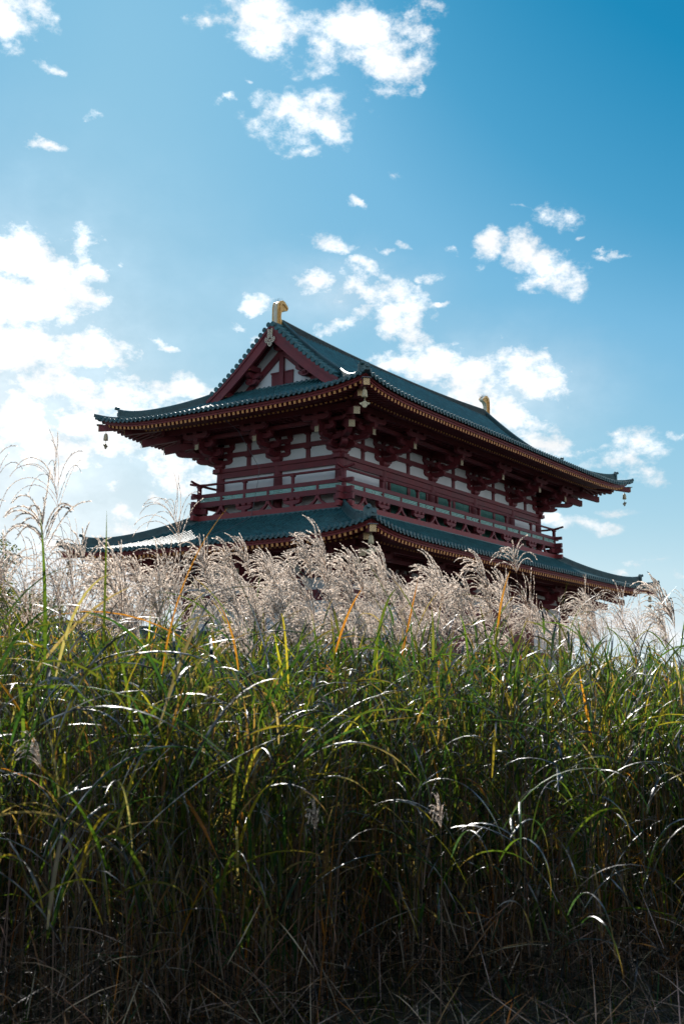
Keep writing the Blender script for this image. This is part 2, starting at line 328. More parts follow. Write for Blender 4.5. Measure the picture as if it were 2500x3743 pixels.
def storey(X, Y, zt, zfloor, xs, ys, upper):
    FR = frames(X, Y)
    colr = .25 if upper else .31
    # columns
    cols = [(x, -Y) for x in xs] + [(x, Y) for x in xs] + [(-X, y) for y in ys[1:-1]] + [(X, y) for y in ys[1:-1]]
    proto = None
    for (x, y) in cols:
        if proto is None:
            mb = MB(); h = zt - zfloor
            prof = [(colr*1.0, zfloor), (colr*1.02, zfloor+h*.4), (colr*.97, zfloor+h*.8), (colr*.88, zt)]
            mb.lathe((0, 0, Z0), prof, 20)
            proto = mb.build('column', [M_RED], gate)
            o = proto
        else:
            o = proto.copy(); COL.objects.link(o); o.parent = gate
        o.location = (x, y, 0)
    # bracket sets
    e1 = None; protos = {}
    def cap_at(b, O, o, z, rz): put_cap(b, (O[0]*o, O[1]*o, Z0+zt+z), rz)
    for (x, y) in cols:
        cx, cy = abs(abs(x)-X) < 1e-6, abs(abs(y)-Y) < 1e-6
        corner = cx and cy
        if corner:
            sx, sy = (1 if x > 0 else -1), (1 if y > 0 else -1)
            mb = MB(); z = Z0+zt; daito(mb, z)
            bracket_wall(mb, (1, 0), (0, sy), z); bracket_wall(mb, (0, 1), (sx, 0), z+.001)
            bracket_dir(mb, (0, sy), (1, 0), z); bracket_dir(mb, (sx, 0), (0, 1), z+.002)
            dg = (sx/math.sqrt(2), sy/math.sqrt(2)); dn = (-dg[1], dg[0])
            bracket_dir(mb, dg, dn, z+.004, s=1.4142, tail=(2.17, .71, 1.09), cross=False, w=.28)
            O3 = np.array((*dg, 0.)); U = np.array((0, 0, 1.))
            mb.beam(U*(z+1.23+.33*3.0), O3*3.02*1.4142+U*(z+1.23), .29, .34)
            b = place(mb, 'bracket_set', [M_RED], gate, x, y)
            cap_at(b, (0, sy), 2.0+.016, .955, 0 if sy < 0 else math.pi)
            cap_at(b, (sx, 0), 2.0+.016, .957, math.pi/2)
            for o_, z_ in ((2.17, .90), (3.02, 1.23)):
                c = cap_at2(b, dg, o_*1.4142+.02, z_+zt, math.atan2(dg[1], dg[0])+math.pi/2)
        else:
            if cy: O = (0, 1 if y > 0 else -1); A = (1, 0)
            else: O = (1 if x > 0 else -1, 0); A = (0, 1)
            key = O
            if key not in protos:
                mb = MB(); z = Z0+zt; daito(mb, z)
                bracket_wall(mb, A, O, z); bracket_dir(mb, O, A, z)
                b = place(mb, 'bracket_set', [M_RED], gate, x, y); protos[key] = b
            else:
                b = protos[key].copy(); COL.objects.link(b); b.parent = gate; b.location = (x, y, 0)
            cap_at(b, O, 2.0+.016, .955, 0 if cy else math.pi/2)
    # beams, panels, struts, eave
    for k, fr in enumerate(FR):
        L = fr[2]; pos = xs if k % 2 == 0 else ys
        e = 0.0015*(k % 2)
        mb = MB()
        pbox(mb, fr, -L-.42, L+.42, -.21, .24, zt-.20+e, zt+.005+e)          # wall plate
        pbox(mb, fr, -L-.10, L+.10, -.15, .16, zt-.50+e, zt-.20+e)
        mb.build('head_beam', [M_RED], gate)
        for z0, z1 in ((.602, .845), (1.352, 1.64)):
            mb = MB(); pbox(mb, fr, -L-.30, L+.30, -.12, .13, zt+z0+e, zt+z1+e)
            mb.build('tie_beam', [M_RED], gate)
        for o_, z0, z1 in ((2.08, 1.70, 1.97), (1.47, 1.34, 1.52)):
            mb = MB(); pbox(mb, fr, -L-o_-.32, L+o_+.32, o_-.11, o_+.11, zt+z0+e, zt+z1+e)
            mb.build('eave_purlin', [M_RED], gate)
        for i in range(len(pos)-1):
            a0, a1 = pos[i], pos[i+1]; am = (a0+a1)/2
            if fr[0][0] < 0 or fr[0][1] < 0: a0, a1 = -a1, -a0; am = -am
            mb = MB(); pbox(mb, fr, a0, a1, -.04, .02, zt+.0, zt+1.66); mb.build('plaster_panel', [M_WHITE], gate)
            mb = MB(); ax = AX(fr)
            for z0, z1 in ((.004, .60), (.845, 1.352)):
                pbox(mb, fr, am-.115, am+.115, .0, .11, zt+z0, zt+z1)
                masu(mb, PT(fr, am, .05, zt+z1-.12), ax, .34, .118)
            mb.build('strut', [M_RED], gate)
        # coffered ceiling under the eave
        mb = MB(); Le = L+2.0
        P = [[PT(fr, -L-.2, .1, zt+1.66), PT(fr, L+.2, .1, zt+1.66)], [PT(fr, -Le, 2.05, zt+1.74), PT(fr, Le, 2.05, zt+1.74)]]
        mb.sheet(P)
        n = int(2*Le/.35)
        for i in range(n+1):
            a = -Le + 2*Le*i/n
            o0 = max(.1, abs(a)-L)
            if o0 < 1.9: mb.beam(PT(fr, a, o0, zt+1.645), PT(fr, a, 2.0, zt+1.715), .06, .07)
        for oo in (.45, .8, 1.15, 1.75):
            mb.beam(PT(fr, -L-oo, oo, zt+1.64+.035*oo), PT(fr, L+oo, oo, zt+1.64+.035*oo), .06, .065)
        mb.build('eave_ceiling', [M_RED], gate)
    return FR

def cap_at2(parent, dg, o, z, rz, own=[None]):
    if own[0] is None:
        mb = MB(); mb.box((0, 0, 0), (.30, .03, .355)); c = mb.build('gilt_end_plate', [M_FILI2], parent); own[0] = c
    else:
        c = own[0].copy(); COL.objects.link(c); c.parent = parent
    c.location = (dg[0]*o, dg[1]*o, Z0+z); c.rotation_euler = (0, 0, rz)
    return c

xs_u = [-XU, -7.5, -2.5, 2.5, 7.5, XU]; ys_u = [-YU, 0, YU]
xs_l = [-XL, -7.5, -2.5, 2.5, 7.5, XL]; ys_l = [-YL, 0, YL]
FU = storey(XU, YU, 0.0, -2.95, xs_u, ys_u, True)
FL = storey(XL, YL, ZL, -12.45, xs_l, ys_l, False)

# ---- rafters (100 nearest of each kind as parts, the rest as one mass)
def eave_z(o, dc, base, slope, o_end):
    return base + (o_end-o)*slope + .62*np.exp(-max(dc, 0)/1.6)*min(1, (o/4.65))**2
raf = {'rafter': [], 'flying_rafter': []}
for (X, Y, zt, FR) in ((XU, YU, 0, FU), (XL, YL, ZL, FL)):
    for k, fr in enumerate(FR):
        L = fr[2]; n = int((L+4.45)/.286)
        for i in range(-n, n+1):
            a = i*.286
            oc = max(0, abs(a)-L)          # hip line
            for kind, o0, o1, base, sl in (('rafter', 1.9, 3.05, 1.75, .30), ('flying_rafter', 2.5, 4.36, 1.63, .16)):
                s0 = max(o0, oc)
                if s0 > o1-.06: continue
                dc = L+o1-abs(a)
                z1 = eave_z(o1, dc, base, sl, o1); z0 = eave_z(s0, L+s0-abs(a), base, sl, o1)
                p0 = PT(fr, a, s0, zt+z0); p1 = PT(fr, a, o1, zt+z1)
                raf[kind].append((p0, p1))
for kind, lst in raf.items():
    # nearest in view first: only front and left sides are seen
    lst.sort(key=lambda q: math.dist(q[1], CAM) + (0 if q[1][2] > Z0-2 else 6) + (40 if (q[1][1] > q[0][1]+.3 or q[1][0] > q[0][0]+.3) else 0))
    def shape(mb, p0, p1):
        if kind == 'rafter': mb.cyl(p0, p1, .082, n=10, mat=0, capmat=1)
        else: mb.beam(p0, p1, .135, .155, 0, 1)
    for p0, p1 in lst[:100]:
        mb = MB(); shape(mb, p0, p1); mb.build(kind, [M_RED, M_GOLD], gate)
    mb = MB()
    for p0, p1 in lst[100:]: shape(mb, p0, p1)
    tag(mb.build(kind, [M_RED, M_GOLD], gate), kind='stuff')

# ---- hip rafters with gilt ends, eave boards, fascia
for (X, Y, zt, FR) in ((XU, YU, 0, FU), (XL, YL, ZL, FL)):
    for sx in (-1, 1):
        for sy in (-1, 1):
            mb = MB()
            def D(o, z): return (sx*(X+o), sy*(Y+o), Z0+zt+z)
            mb.beam(D(.0, 2.75), D(3.67, 1.83), .29, .34)
            mb.beam(D(2.4, 2.30), D(4.62, 1.98), .27, .31)
            h = mb.build('hip_rafter', [M_RED], gate)
            dg = np.array((sx, sy, 0))/math.sqrt(2); dn = np.array((-dg[1], dg[0], 0)); U = np.array((0, 0, 1.))
            for o, z, w, hh in ((3.67, 1.83, .28, .34), (4.62, 1.98, .29, .31)):
                mb = MB(); mb.box(np.array(D(o, z))+dg*.012, (w, .03, hh), 0, [dn, dg, U])
                mb.build('gilt_end_plate', [M_FILI], h)
            mb = MB(); mb.box(np.array(D(4.62, 2.155))+dg*-.05, (.42, .34, .03), 0, [dn, dg, U])
            mb.build('flashing_cap', [M_CABLE], h)
    for k, fr in enumerate(FR):
        L = fr[2]
        def strip(mb, o0, o1, zlo, zhi, mat, n=90, out0=None):
            """board that follows the eave curve, between o0..o1, mitred at the corners"""
            def row(o, z):
                r = []
                for t in np.linspace(-1, 1, n):
                    a = (L+o)*t
                    r.append(PT(fr, a, o, zt + z + float(lift(L+o-abs(a))*(o/4.65)**2*1.08)))
                return r
            r = [row(o0, zlo), row(o1, zlo), row(o1, zhi), row(o0, zhi), row(o0, zlo)]
            mb.sheet(r, mat)
        mb = MB(); strip(mb, 4.22, 4.42, 1.705, 1.80, 0); strip(mb, 4.20, 4.50, 1.80, 1.90, 1)
        mb.build('eave_fascia', [M_RED2, M_RED2], gate)
        mb = MB(); strip(mb, 2.88, 2.99, 1.835, 1.91, 0)
        def row(o, z):
            return [PT(fr, (L+o)*t, o, zt+z+float(lift((L+o)*(1-abs(t)))*(o/4.65)**2)) for t in np.linspace(-1, 1, 60)]
        mb.sheet([row(2.1, 2.125), row(3.0, 1.90), row(3.02, 1.94), row(4.3, 1.735)])
        mb.build('eave_boards', [M_RED], gate)

# ---- tiled roofs
def tile_slope(mb, fr, Lc, prof, zt0, dend, pitch=.31, run=.34, amax=None, endcaps=True):
    """fr: side frame whose half length is Lc at the eave line (o measured inward as d)"""
    A = np.array((*fr[0], 0.)); O = np.array((*fr[1], 0.)); D = fr[3]
    n = int(Lc/pitch)
    sec = [(-pitch/2, -.035), (-.115, -.005), (-.088, .0), (-.078, .038), (-.045, .068), (0, .079), (.045, .068), (.078, .038), (.088, 0), (.115, -.005), (pitch/2, -.035)]
    for i in range(-n, n+1):
        a = i*pitch
        de = dend(abs(a))
        if de < .12: continue
        nt_ = max(1, int(math.ceil(de/run)))
        ds = []
        for k in range(nt_):
            d0 = k*run; d1 = min(de, (k+1)*run+.02)
            if d1 <= d0: break
            ds += [(d0, 1.03), (d1, .98)]
        rings = []
        for d, sc in ds:
            row = []
            for (x, h) in sec:
                aa = a + (x*sc if abs(x) < pitch/2-.001 else x)
                dc = Lc-abs(aa)
                z = zt0 + float(prof(d)) + float(lift(dc, d)) + h*sc + (sc-1)*.06
                row.append(A*aa + O*(D-d) + np.array((0, 0, z+Z0)))
            rings.append(row)
        for q_ in range(0, len(rings), 2): mb.sheet(rings[q_:q_+2], 0, True)
        if endcaps:
            c = A*a + O*(D+.05); z = zt0 + float(lift(Lc-abs(a))) + .035 + Z0
            mb.cyl((c[0]-O[0]*.10, c[1]-O[1]*.10, z), (c[0], c[1], z), .096, n=12, capmat=1)
            mb.cyl((c[0], c[1], z), (c[0]+O[0]*.012, c[1]+O[1]*.012, z), .07, n=10, capmat=1)
            # hanging lip of the pan tile
            r = []
            for t in np.linspace(0, 1, 6):
                aa = a + .07 + (pitch-.14)*t; zz = zt0+float(lift(Lc-abs(aa)))+Z0 - .035 - .045*math.sin(math.pi*t)
                p = A*aa + O*(D+.02)
                r.append([(p[0], p[1], zz+.06), (p[0], p[1], zz-.045)])
            mb.sheet(r, 1)
    # underlay so that no gap shows between the tiles
def underlay(mb, fr, Lc, prof, zt0, dmax, hipf, n=60, m=20):
    A = np.array((*fr[0], 0.)); O = np.array((*fr[1], 0.)); D = fr[3]
    P = []
    for d in np.linspace(.03, dmax, m):
        Lh = hipf(d); row = []
        for t in np.linspace(-1, 1, n):
            a = Lh*t
            row.append(A*a + O*(D-d) + np.array((0, 0, Z0+zt0+float(prof(d))+float(lift(Lc-abs(a), d))-.06)))
        P.append(row)
    mb.sheet(P)

EU, EL = 4.68, 5.84-(XL-XU)     # overhang beyond the columns
XE, YE = XU+EU, YU+EU
ZR0 = 1.985
VX = 12.2                      # verge plane of the gable
GX = 11.12                     # gable wall plane
mb = MB()
FE = frames(XE, YE)
for k, fr in enumerate(FE):
    L = fr[2]
    if k % 2 == 0:
        tile_slope(mb, fr, L, rise, ZR0, lambda a: YE-.12 if a < GX+.25 else XE-a)
        # two-piece underlay
        underlay(mb, fr, L, rise, ZR0, 4.9, lambda d: L-d)
        A = np.array((*fr[0], 0.)); O = np.array((*fr[1], 0.))
        P = [[A*x + O*(YE-d) + np.array((0, 0, Z0+ZR0+float(rise(d))-.05)) for x in np.linspace(-VX+.1, VX-.1, 20)] for d in np.linspace(4.2, YE, 20)]
        mb.sheet(P)
    else:
        tile_slope(mb, fr, L, rise, ZR0, lambda a: min(YE-a, XE-GX))
        underlay(mb, fr, L, rise, ZR0, XE-GX, lambda d: L-d)
upper_roof = mb.build('upper_roof', [M_TILE, M_RIDGE], gate)

XLE, YLE = 17.2, 9.70
ZLR0 = -4.87
def rise_l(d): return rise(d)*.87
mb = MB()
FLE = frames(XLE, YLE)
for k, fr in enumerate(FLE):
    L = fr[2]
    tile_slope(mb, fr, L, rise_l, ZLR0, lambda a: min(L-a, 5.25))
    underlay(mb, fr, L, rise_l, ZLR0, 5.3, lambda d: L-d)
lower_roof = mb.build('lower_roof', [M_TILE, M_RIDGE], gate)

def ridge_sec(w, h, layers, top=.09):
    r = [(-w/2, -.12)]
    z = 0
    dz = h/layers
    for i in range(layers):
        q = w/2 - .012*i
        r += [(-q, z), (-q, z+dz*.62), (-q+.035, z+dz*.62), (-q+.035, z+dz)]
        z += dz
    r += [(-top, z), (-top*.8, z+top*.6), (-top*.3, z+top), (top*.3, z+top), (top*.8, z+top*.6), (top, z)]
    r += [(-a, b) for a, b in r[:len(r)-6]][::-1]
    return r

def hip_ridge(parent, sx, sy, XE_, YE_, prof, zr0, d0, d1, h=.30):
    mb = MB(); path = []
    for t in np.linspace(0, 1, 26):
        d = d0+(d1-d0)*t
        z = zr0 + float(prof(d)) + float(lift(d, d)) + .05
        z += .16*math.exp(-(d-d1)/.45)
        path.append((sx*(XE_-d), sy*(YE_-d), Z0+z))
    mb.sweep(path, ridge_sec(.30, h, 5))
    p = np.array(path[-1]); dg = np.array((sx, sy, 0))/math.sqrt(2); dn = np.array((-dg[1], dg[0], 0)); U = np.array((0, 0, 1.))
    mb.prism([(-.21, -.12), (.21, -.12), (.21, .34), (.13, .47), (0, .53), (-.13, .47), (-.21, .34)], p+dg*.05, dn, U, dg, .10, 1)
    mb.cyl(p+dg*.05+U*.40, p+dg*.26+U*.45, .085, n=12, mat=1)
    mb.cyl(p+dg*.10+U*.12, p+dg*.13+U*.12, .11, n=14, mat=1)
    # short lower ridge that runs on to the corner tip
    path2 = []
    for t in np.linspace(0, 1, 8):
        d = d1+.0-(d1+.10)*t
        z = zr0 + float(prof(max(d, 0))) + float(lift(max(d, 0), max(d, 0))) + .03 + .03*t*t
        path2.append((sx*(XE_-d), sy*(YE_-d), Z0+z))
    mb.sweep(path2, ridge_sec(.24, .07, 2, top=.08))
    p = np.array(path2[-1]); mb.cyl(p+U*.09, p+dg*.05+U*.10, .11, n=14, mat=1)
    return mb.build('hip_ridge', [M_RIDGE, M_RIDGE], parent)

for sx in (-1, 1):
    for sy in (-1, 1):
        hip_ridge(upper_roof, sx, sy, XE, YE, rise, ZR0, 4.55, .80, .30)
        hip_ridge(lower_roof, sx, sy, XLE, YLE, rise_l, ZLR0, 5.0, .85, .30)
        # descending ridge beside the verge
        mb = MB(); path = []
        xk = sx*11.42
        for t in np.linspace(0, 1, 40):
            y = 5.55*t+.05
            d = YE-y
            path.append((xk, sy*y, Z0+ZR0+float(rise(d))+.04+.12*math.exp(-(5.6-y)/.3)))
        mb.sweep(path, ridge_sec(.28, .30, 5))
        p = np.array(path[-1]); O = np.array((0, sy, 0.)); A = np.array((1., 0, 0)); U = np.array((0, 0, 1.))
        mb.prism([(-.2, -.15), (.2, -.15), (.2, .30), (.12, .44), (0, .5), (-.12, .44), (-.2, .30)], p+O*.05, A, U, O, .1, 1)
        mb.cyl(p+O*.05+U*.36, p+O*.2+U*.42, .08, n=12, mat=1)
        mb.build('descending_ridge', [M_RIDGE, M_RIDGE], upper_roof)

# main ridge
mb = MB(); path = []
for x in np.linspace(-11.25, 11.25, 61):
    path.append((x, 0, Z0+6.98+.30*(abs(x)/11.25)**2.2))
mb.sweep(path, ridge_sec(.46, .36, 6, top=.11), 0)
mb.build('main_ridge', [M_RIDGE2], upper_roof)
# verge tiles: short rolls laid across the gable edge
for sx in (-1, 1):
    mb = MB()
    for sy in (-1, 1):
        y = .14
        while y < 4.2:
            d = YE-y; z = Z0+ZR0+float(rise(d)); sl = (float(rise(d+.05))-float(rise(d-.05)))/.1
            mb.cyl((sx*(VX+.10), sy*y, z+.01), (sx*11.5, sy*y, z+.07), .118, .105, n=14, capmat=1)
            mb.cyl((sx*(VX+.112), sy*y, z+.01), (sx*(VX+.06), sy*y, z+.01), .135, n=14, mat=0, capmat=1)
            y += .355/math.sqrt(1+sl*sl)
        P = []
        for y in np.linspace(0, 4.3, 24):
            z = Z0+ZR0+float(rise(YE-y))
            P.append([(sx*(VX+.04), sy*y, z-.14), (sx*(VX+.04), sy*y, z-.02), (sx*11.4, sy*y, z+.03)])
        mb.sheet(P, 1)
    mb.build('verge_tiles', [M_TILE, M_RIDGE], upper_roof)
# barge boards, gable wall, truss
for sx in (-1, 1):
    for sy in (-1, 1):
        mb = MB()
        ys = np.linspace(0, 4.32, 28)
        def topz(y): return ZR0+float(rise(YE-y))-.12
        def botz(y): return topz(y) - (.80 - .16*(y/4.3))
        poly = [(y, topz(y)) for y in ys] + [(y, max(botz(y), 3.30)) for y in ys[::-1] if y < 4.3]
        poly = [(a*sy, b) for a, b in poly]
        mb.prism(poly, (sx*(VX-.02), 0, Z0), (0, 1, 0), (0, 0, 1), (1, 0, 0), .11)
        poly = [(y, topz(y)+.03) for y in ys] + [(y, topz(y)-.16) for y in ys[::-1]]
        mb.prism([(a*sy, b) for a, b in poly], (sx*(VX+.055), 0, Z0), (0, 1, 0), (0, 0, 1), (1, 0, 0), .07)
        mb.build('barge_board', [M_RED], upper_roof)
    mb = MB()
    poly = [(y, ZR0+float(rise(YE-abs(y)))-.15) for y in np.linspace(-4.0, 4.0, 41)]
    mb.prism(poly, (sx*(GX-.02), 0, Z0), (0, 1, 0), (0, 0, 1), (1, 0, 0), .1)
    gw = mb.build('gable_wall', [M_WHITE], upper_roof)
    # underside of the verge
    mb = MB()
    for sy in (-1, 1):
        P = [[(sx*GX, sy*y, Z0+ZR0+float(rise(YE-y))-.17), (sx*(VX-.06), sy*y, Z0+ZR0+float(rise(YE-y))-.17)] for y in np.linspace(0, 4.1, 20)]
        mb.sheet(P)
        for xx in (11.3, 11.55, 11.8, 12.03):
            pth = [(sx*xx, sy*y, Z0+ZR0+float(rise(YE-y))-.31) for y in np.linspace(.05, 4.05, 20)]
            mb.sweep(pth, [(-.06, 0), (.06, 0), (.06, .13), (-.06, .13)])
    mb.build('verge_soffit', [M_RED], upper_roof)
    mb = MB()
    fx = sx*(GX+.11)
    def gbar(y0, z0, y1, z1, w, dx=0.): mb.beam((fx+sx*dx, y0, Z0+z0), (fx+sx*dx, y1, Z0+z1), .16, w)
    for sy in (-1, 1):
        gbar(sy*.0, 6.02, sy*2.45, 4.0, .30)
        for yy, zz in ((1.62, 5.18), (3.2, 3.93)):
            mb.beam((sx*(GX-.1), sy*yy, Z0+zz+.02), (sx*(VX-.10), sy*yy, Z0+zz+.02), .27, .30, 0, 1)
        # cloud brackets carrying the mid purlins
        for (dz, hl, h_) in ((-.32, .55, .26), (-.62, .38, .26)):
            mb.prism(arm_poly(hl, h_), (sx*(GX+.42), sy*1.75, Z0+4.98+dz), (0, 1, 0), (0, 0, 1), (1, 0, 0), .26)
        mb.prism([(x, y) for x, y in arm_poly(.55, .30)], (sx*(GX+.35), sy*1.75, Z0+4.70), (1, 0, 0), (0, 0, 1), (0, 1, 0), .26)
        mb.prism([(x, y) for x, y in arm_poly(.40, .30)], (sx*(GX+.25), sy*1.8, Z0+4.36), (1, 0, 0), (0, 0, 1), (0, 1, 0), .24)
    mb.box((fx+sx*.012, 0, Z0+5.05), (.16, .28, 1.9))
    mb.prism(arm_poly(.42, .30), (fx+sx*.10, 0, Z0+6.02), (0, 1, 0), (0, 0, 1), (1, 0, 0), .3)
    mb.prism(arm_poly(.65, .30), (fx+sx*.22, 0, Z0+6.32), (0, 1, 0), (0, 0, 1), (1, 0, 0), .3)
    mb.build('gable_truss', [M_RED, M_GOLD], upper_roof)
    mb = MB()
    for sy in (-1, 1):
        mb.box((sx*(GX+.07), sy*.42, Z0+4.50), (.06, .58, .78))
        mb.box((sx*(GX+.11), sy*.42, Z0+4.90), (.06, .66, .07))
    mb.build('gable_door', [M_RED], upper_roof)
    mb = MB()      # flashing where the side slope meets the gable
    mb.beam((sx*(GX+.16), -3.4, Z0+4.12), (sx*(GX+.16), 3.4, Z0+4.12), .2, .10)
    mb.build('flashing_strip', [M_RIDGE], upper_roof)
    # pendant ornament of pierced metal
    mb = MB(); ax_ = [(0, 1, 0), (1, 0, 0), (0, 0, 1)]
    X0 = sx*(VX+.12)
    def st(y0, z0, y1, z1, w=.032): mb.beam((X0, y0, Z0+z0), (X0, y1, Z0+z1), .03, w)
    for yy in (-.14, .14): st(yy, 6.42, yy, 6.98, .035)
    for q in range(4):
        z = 6.46+q*.13
        st(-.13, z, .13, z+.12, .03); st(.13, z, -.13, z+.12, .03)
        if q: st(-.13, z, .13, z, .025)
    out = [(-.13, 6.46), (-.22, 6.44), (-.26, 6.52), (-.31, 6.44), (-.29, 6.30), (-.20, 6.24), (-.12, 6.24), (-.11, 6.12), (0, 6.02)]
    full = out + [(-a, b) for a, b in out[:-1]][::-1]
    for (a, b), (c, d) in zip(full, full[1:]): st(a, b, c, d, .035)
    for a, b, c, d in ((-.27, 6.42, -.12, 6.26), (-.12, 6.42, -.22, 6.28), (-.12, 6.42, .1, 6.16), (.12, 6.42, -.1, 6.16), (.27, 6.42, .12, 6.26), (.12, 6.42, .22, 6.28), (-.1, 6.26, .1, 6.26), (0, 6.4, 0, 6.05)):
        st(a, b, c, d, .026)
    mb.build('gable_pendant', [M_SHIBIW], upper_roof)

# ---- gilded ridge-end ornaments
for sx in (-1, 1):
    def fx(pts): return [((-.30+(x+.65)*.40) if x < -.12 else (-.088+(x+.12)*.957), z) for x, z in pts]
    outer = [(-.62, 0), (-.64, .45), (-.62, .80), (-.55, 1.02), (-.42, 1.17), (-.25, 1.22)]
    curl = [(-.12, 1.27), (.05, 1.32), (.25, 1.28), (.42, 1.16), (.58, 1.06), (.62, .98), (.55, .90), (.44, .87), (.36, .88), (.30, .87), (.22, .84), (.12, .76), (.05, .66), (.02, .48), (.04, .34), (.14, .20), (.32, .10), (.52, .0)]
    body = fx(outer + curl)
    ex = (-sx*-1.0, 0, 0)
    cx_ = sx*11.62; zb = Z0+7.36
    exv = (-sx, 0, 0)
    mb = MB()
    mb.prism(body, (cx_, 0, zb), exv, (0, 0, 1), (0, 1, 0), .28, 1, 0)
    rim = [(-.65, .0), (-.67, .45), (-.65, .82), (-.57, 1.06), (-.43, 1.2), (-.25, 1.26), (-.22, 1.16), (-.36, 1.08), (-.46, .95), (-.52, .78), (-.53, .45), (-.51, 0)]
    inn = [(-.08, 1.29), (.05, 1.35), (.27, 1.31), (.45, 1.17), (.58, 1.06), (.54, .98), (.40, 1.06), (.22, 1.16), (.08, 1.18), (-.04, 1.05), (-.12, .85), (-.16, .55), (-.14, 0), (-.26, 0), (-.28, .55), (-.25, .85), (-.18, 1.1)]
    for s_ in (-1, 1):
        mb.prism(fx(rim), (cx_, s_*.165, zb), exv, (0, 0, 1), (0, 1, 0), .07, 0)
        mb.prism(fx(inn), (cx_, s_*.165, zb), exv, (0, 0, 1), (0, 1, 0), .07, 0)
        for q in range(17):
            zz = .04+q*.055
            mb.beam((cx_-sx*-.29, s_*.20, zb+zz), (cx_-sx*-.25, s_*.20, zb+zz+.05), .02, .02, 0)
            mb.beam((cx_-sx*-.14, s_*.20, zb+zz), (cx_-sx*-.09, s_*.20, zb+zz+.05), .02, .02, 0)
    orn = mb.build('ridge_ornament', [M_ORN, M_SHIBIW], upper_roof)
    mb = MB()
    for q in range(13):
        t = q/12; x = -.25+.85*t; z = 1.22+.12*math.sin(math.pi*min(1, t*1.25)) - .12*max(0, t-.6)
        for s_ in (-.11, 0, .11):
            mb.cyl((cx_-sx*x, s_, zb+z-.03), (cx_-sx*(x+.10*(t-.45)), s_*1.5, zb+z+.15), .006, .003, n=4)
    mb.build('bird_spikes', [M_SPIKE], upper_roof)
# ---- walls of the two storeys
def window(fr, a0, a1, z0, z1):
    mb = MB()
    for (p, q, r, s) in ((a0-.13, a0, z0-.1, z1+.1), (a1, a1+.13, z0-.1, z1+.1)):
        pbox(mb, fr, p, q, -.02, .13, r, s)
    am = (a0+a1)/2
    pbox(mb, fr, a0, a1, -.02, .13, z1, z1+.1); pbox(mb, fr, a0, a1, -.02, .13, z0-.1, z0)
    pbox(mb, fr, am-.14, am+.14, -.018, .12, z0, z1)
    w = mb.build('window', [M_RED], gate)
    for (p, q) in ((a0, am-.14), (am+.14, a1)):
        mb = MB(); n = int((q-p)/.115)
        for i in range(n):
            c = p + (i+.5)*(q-p)/n
            mb.cyl(PT(fr, c, .05, z0), PT(fr, c, .05, z1), .041, n=6, smooth=False)
        mb.build('window_bars', [M_GREEN], w)
    mb = MB(); pbox(mb, fr, a0, a1, -.03, .0, z0, z1); mb.build('shutter_board', [M_DARK], w)

for k, fr in enumerate(FU):
    pos = xs_u if k % 2 == 0 else ys_u
    for i in range(len(pos)-1):
        a0, a1 = pos[i], pos[i+1]
        if fr[0][0] < 0 or fr[0][1] < 0: a0, a1 = -a1, -a0
        am = (a0+a1)/2
        mb = MB(); pbox(mb, fr, a0+.1, a1-.1, -.10, -.03, -2.95, -.49)
        mb.build('plaster_panel', [M_WHITE], gate)
        if k % 2 == 0 and 0 < i < 4:
            window(fr, am-1.85, am+1.85, -2.75, -.68)
            mb = MB(); pbox(mb, fr, a0+.2, a1-.2, -.03, .10, -.585, -.505); mb.build('lintel', [M_RED], gate)
for k, fr in enumerate(FL):
    pos = xs_l if k % 2 == 0 else ys_l
    for i in range(len(pos)-1):
        a0, a1 = pos[i], pos[i+1]
        if fr[0][0] < 0 or fr[0][1] < 0: a0, a1 = -a1, -a0
        am = (a0+a1)/2
        if k % 2 == 0 and 0 < i < 4:
            mb = MB()
            pbox(mb, fr, a0+.2, a1-.2, -.05, .08, ZL-1.0, ZL-.5)
            pbox(mb, fr, a0+.2, a0+.5, -.05, .08, -12.4, ZL-1.0); pbox(mb, fr, a1-.5, a1-.2, -.05, .08, -12.4, ZL-1.0)
            d = mb.build('door', [M_RED], gate)
            for s_ in (-1, 1):
                mb = MB(); pbox(mb, fr, am+s_*.02, am+s_*1.98, -.04, .03, -12.4, ZL-1.0)
                for q in range(5): pbox(mb, fr, am+s_*.1, am+s_*1.9, .03, .06, -12.1+q*.95, -11.95+q*.95)
                mb.build('door_leaf', [M_RED], d)
        else:
            mb = MB(); pbox(mb, fr, a0+.1, a1-.1, -.06, .02, -12.45, ZL-.49)
            mb.build('plaster_panel', [M_WHITE], gate)
            mb = MB()
            pbox(mb, fr, a0+.1, a1-.1, -.02, .12, ZL-2.6, ZL-2.25); pbox(mb, fr, a0+.1, a1-.1, -.02, .12, -12.44, -12.05)
            mb.build('tie_beam', [M_RED], gate)
mb = MB()
mb.box((0, 0, .56), (XL*2+5.0, YL*2+5.0, 1.12)); mb.box((0, 0, 1.14), (XL*2+5.4, YL*2+5.4, .10))
for i in range(6): mb.box((0, -YL-2.6-.35*i, (1.1-.18*(i+1))/2+.0), (15.0, .36, 1.1-.18*(i+1)))
mb.build('stone_podium', [M_STONE], gate)

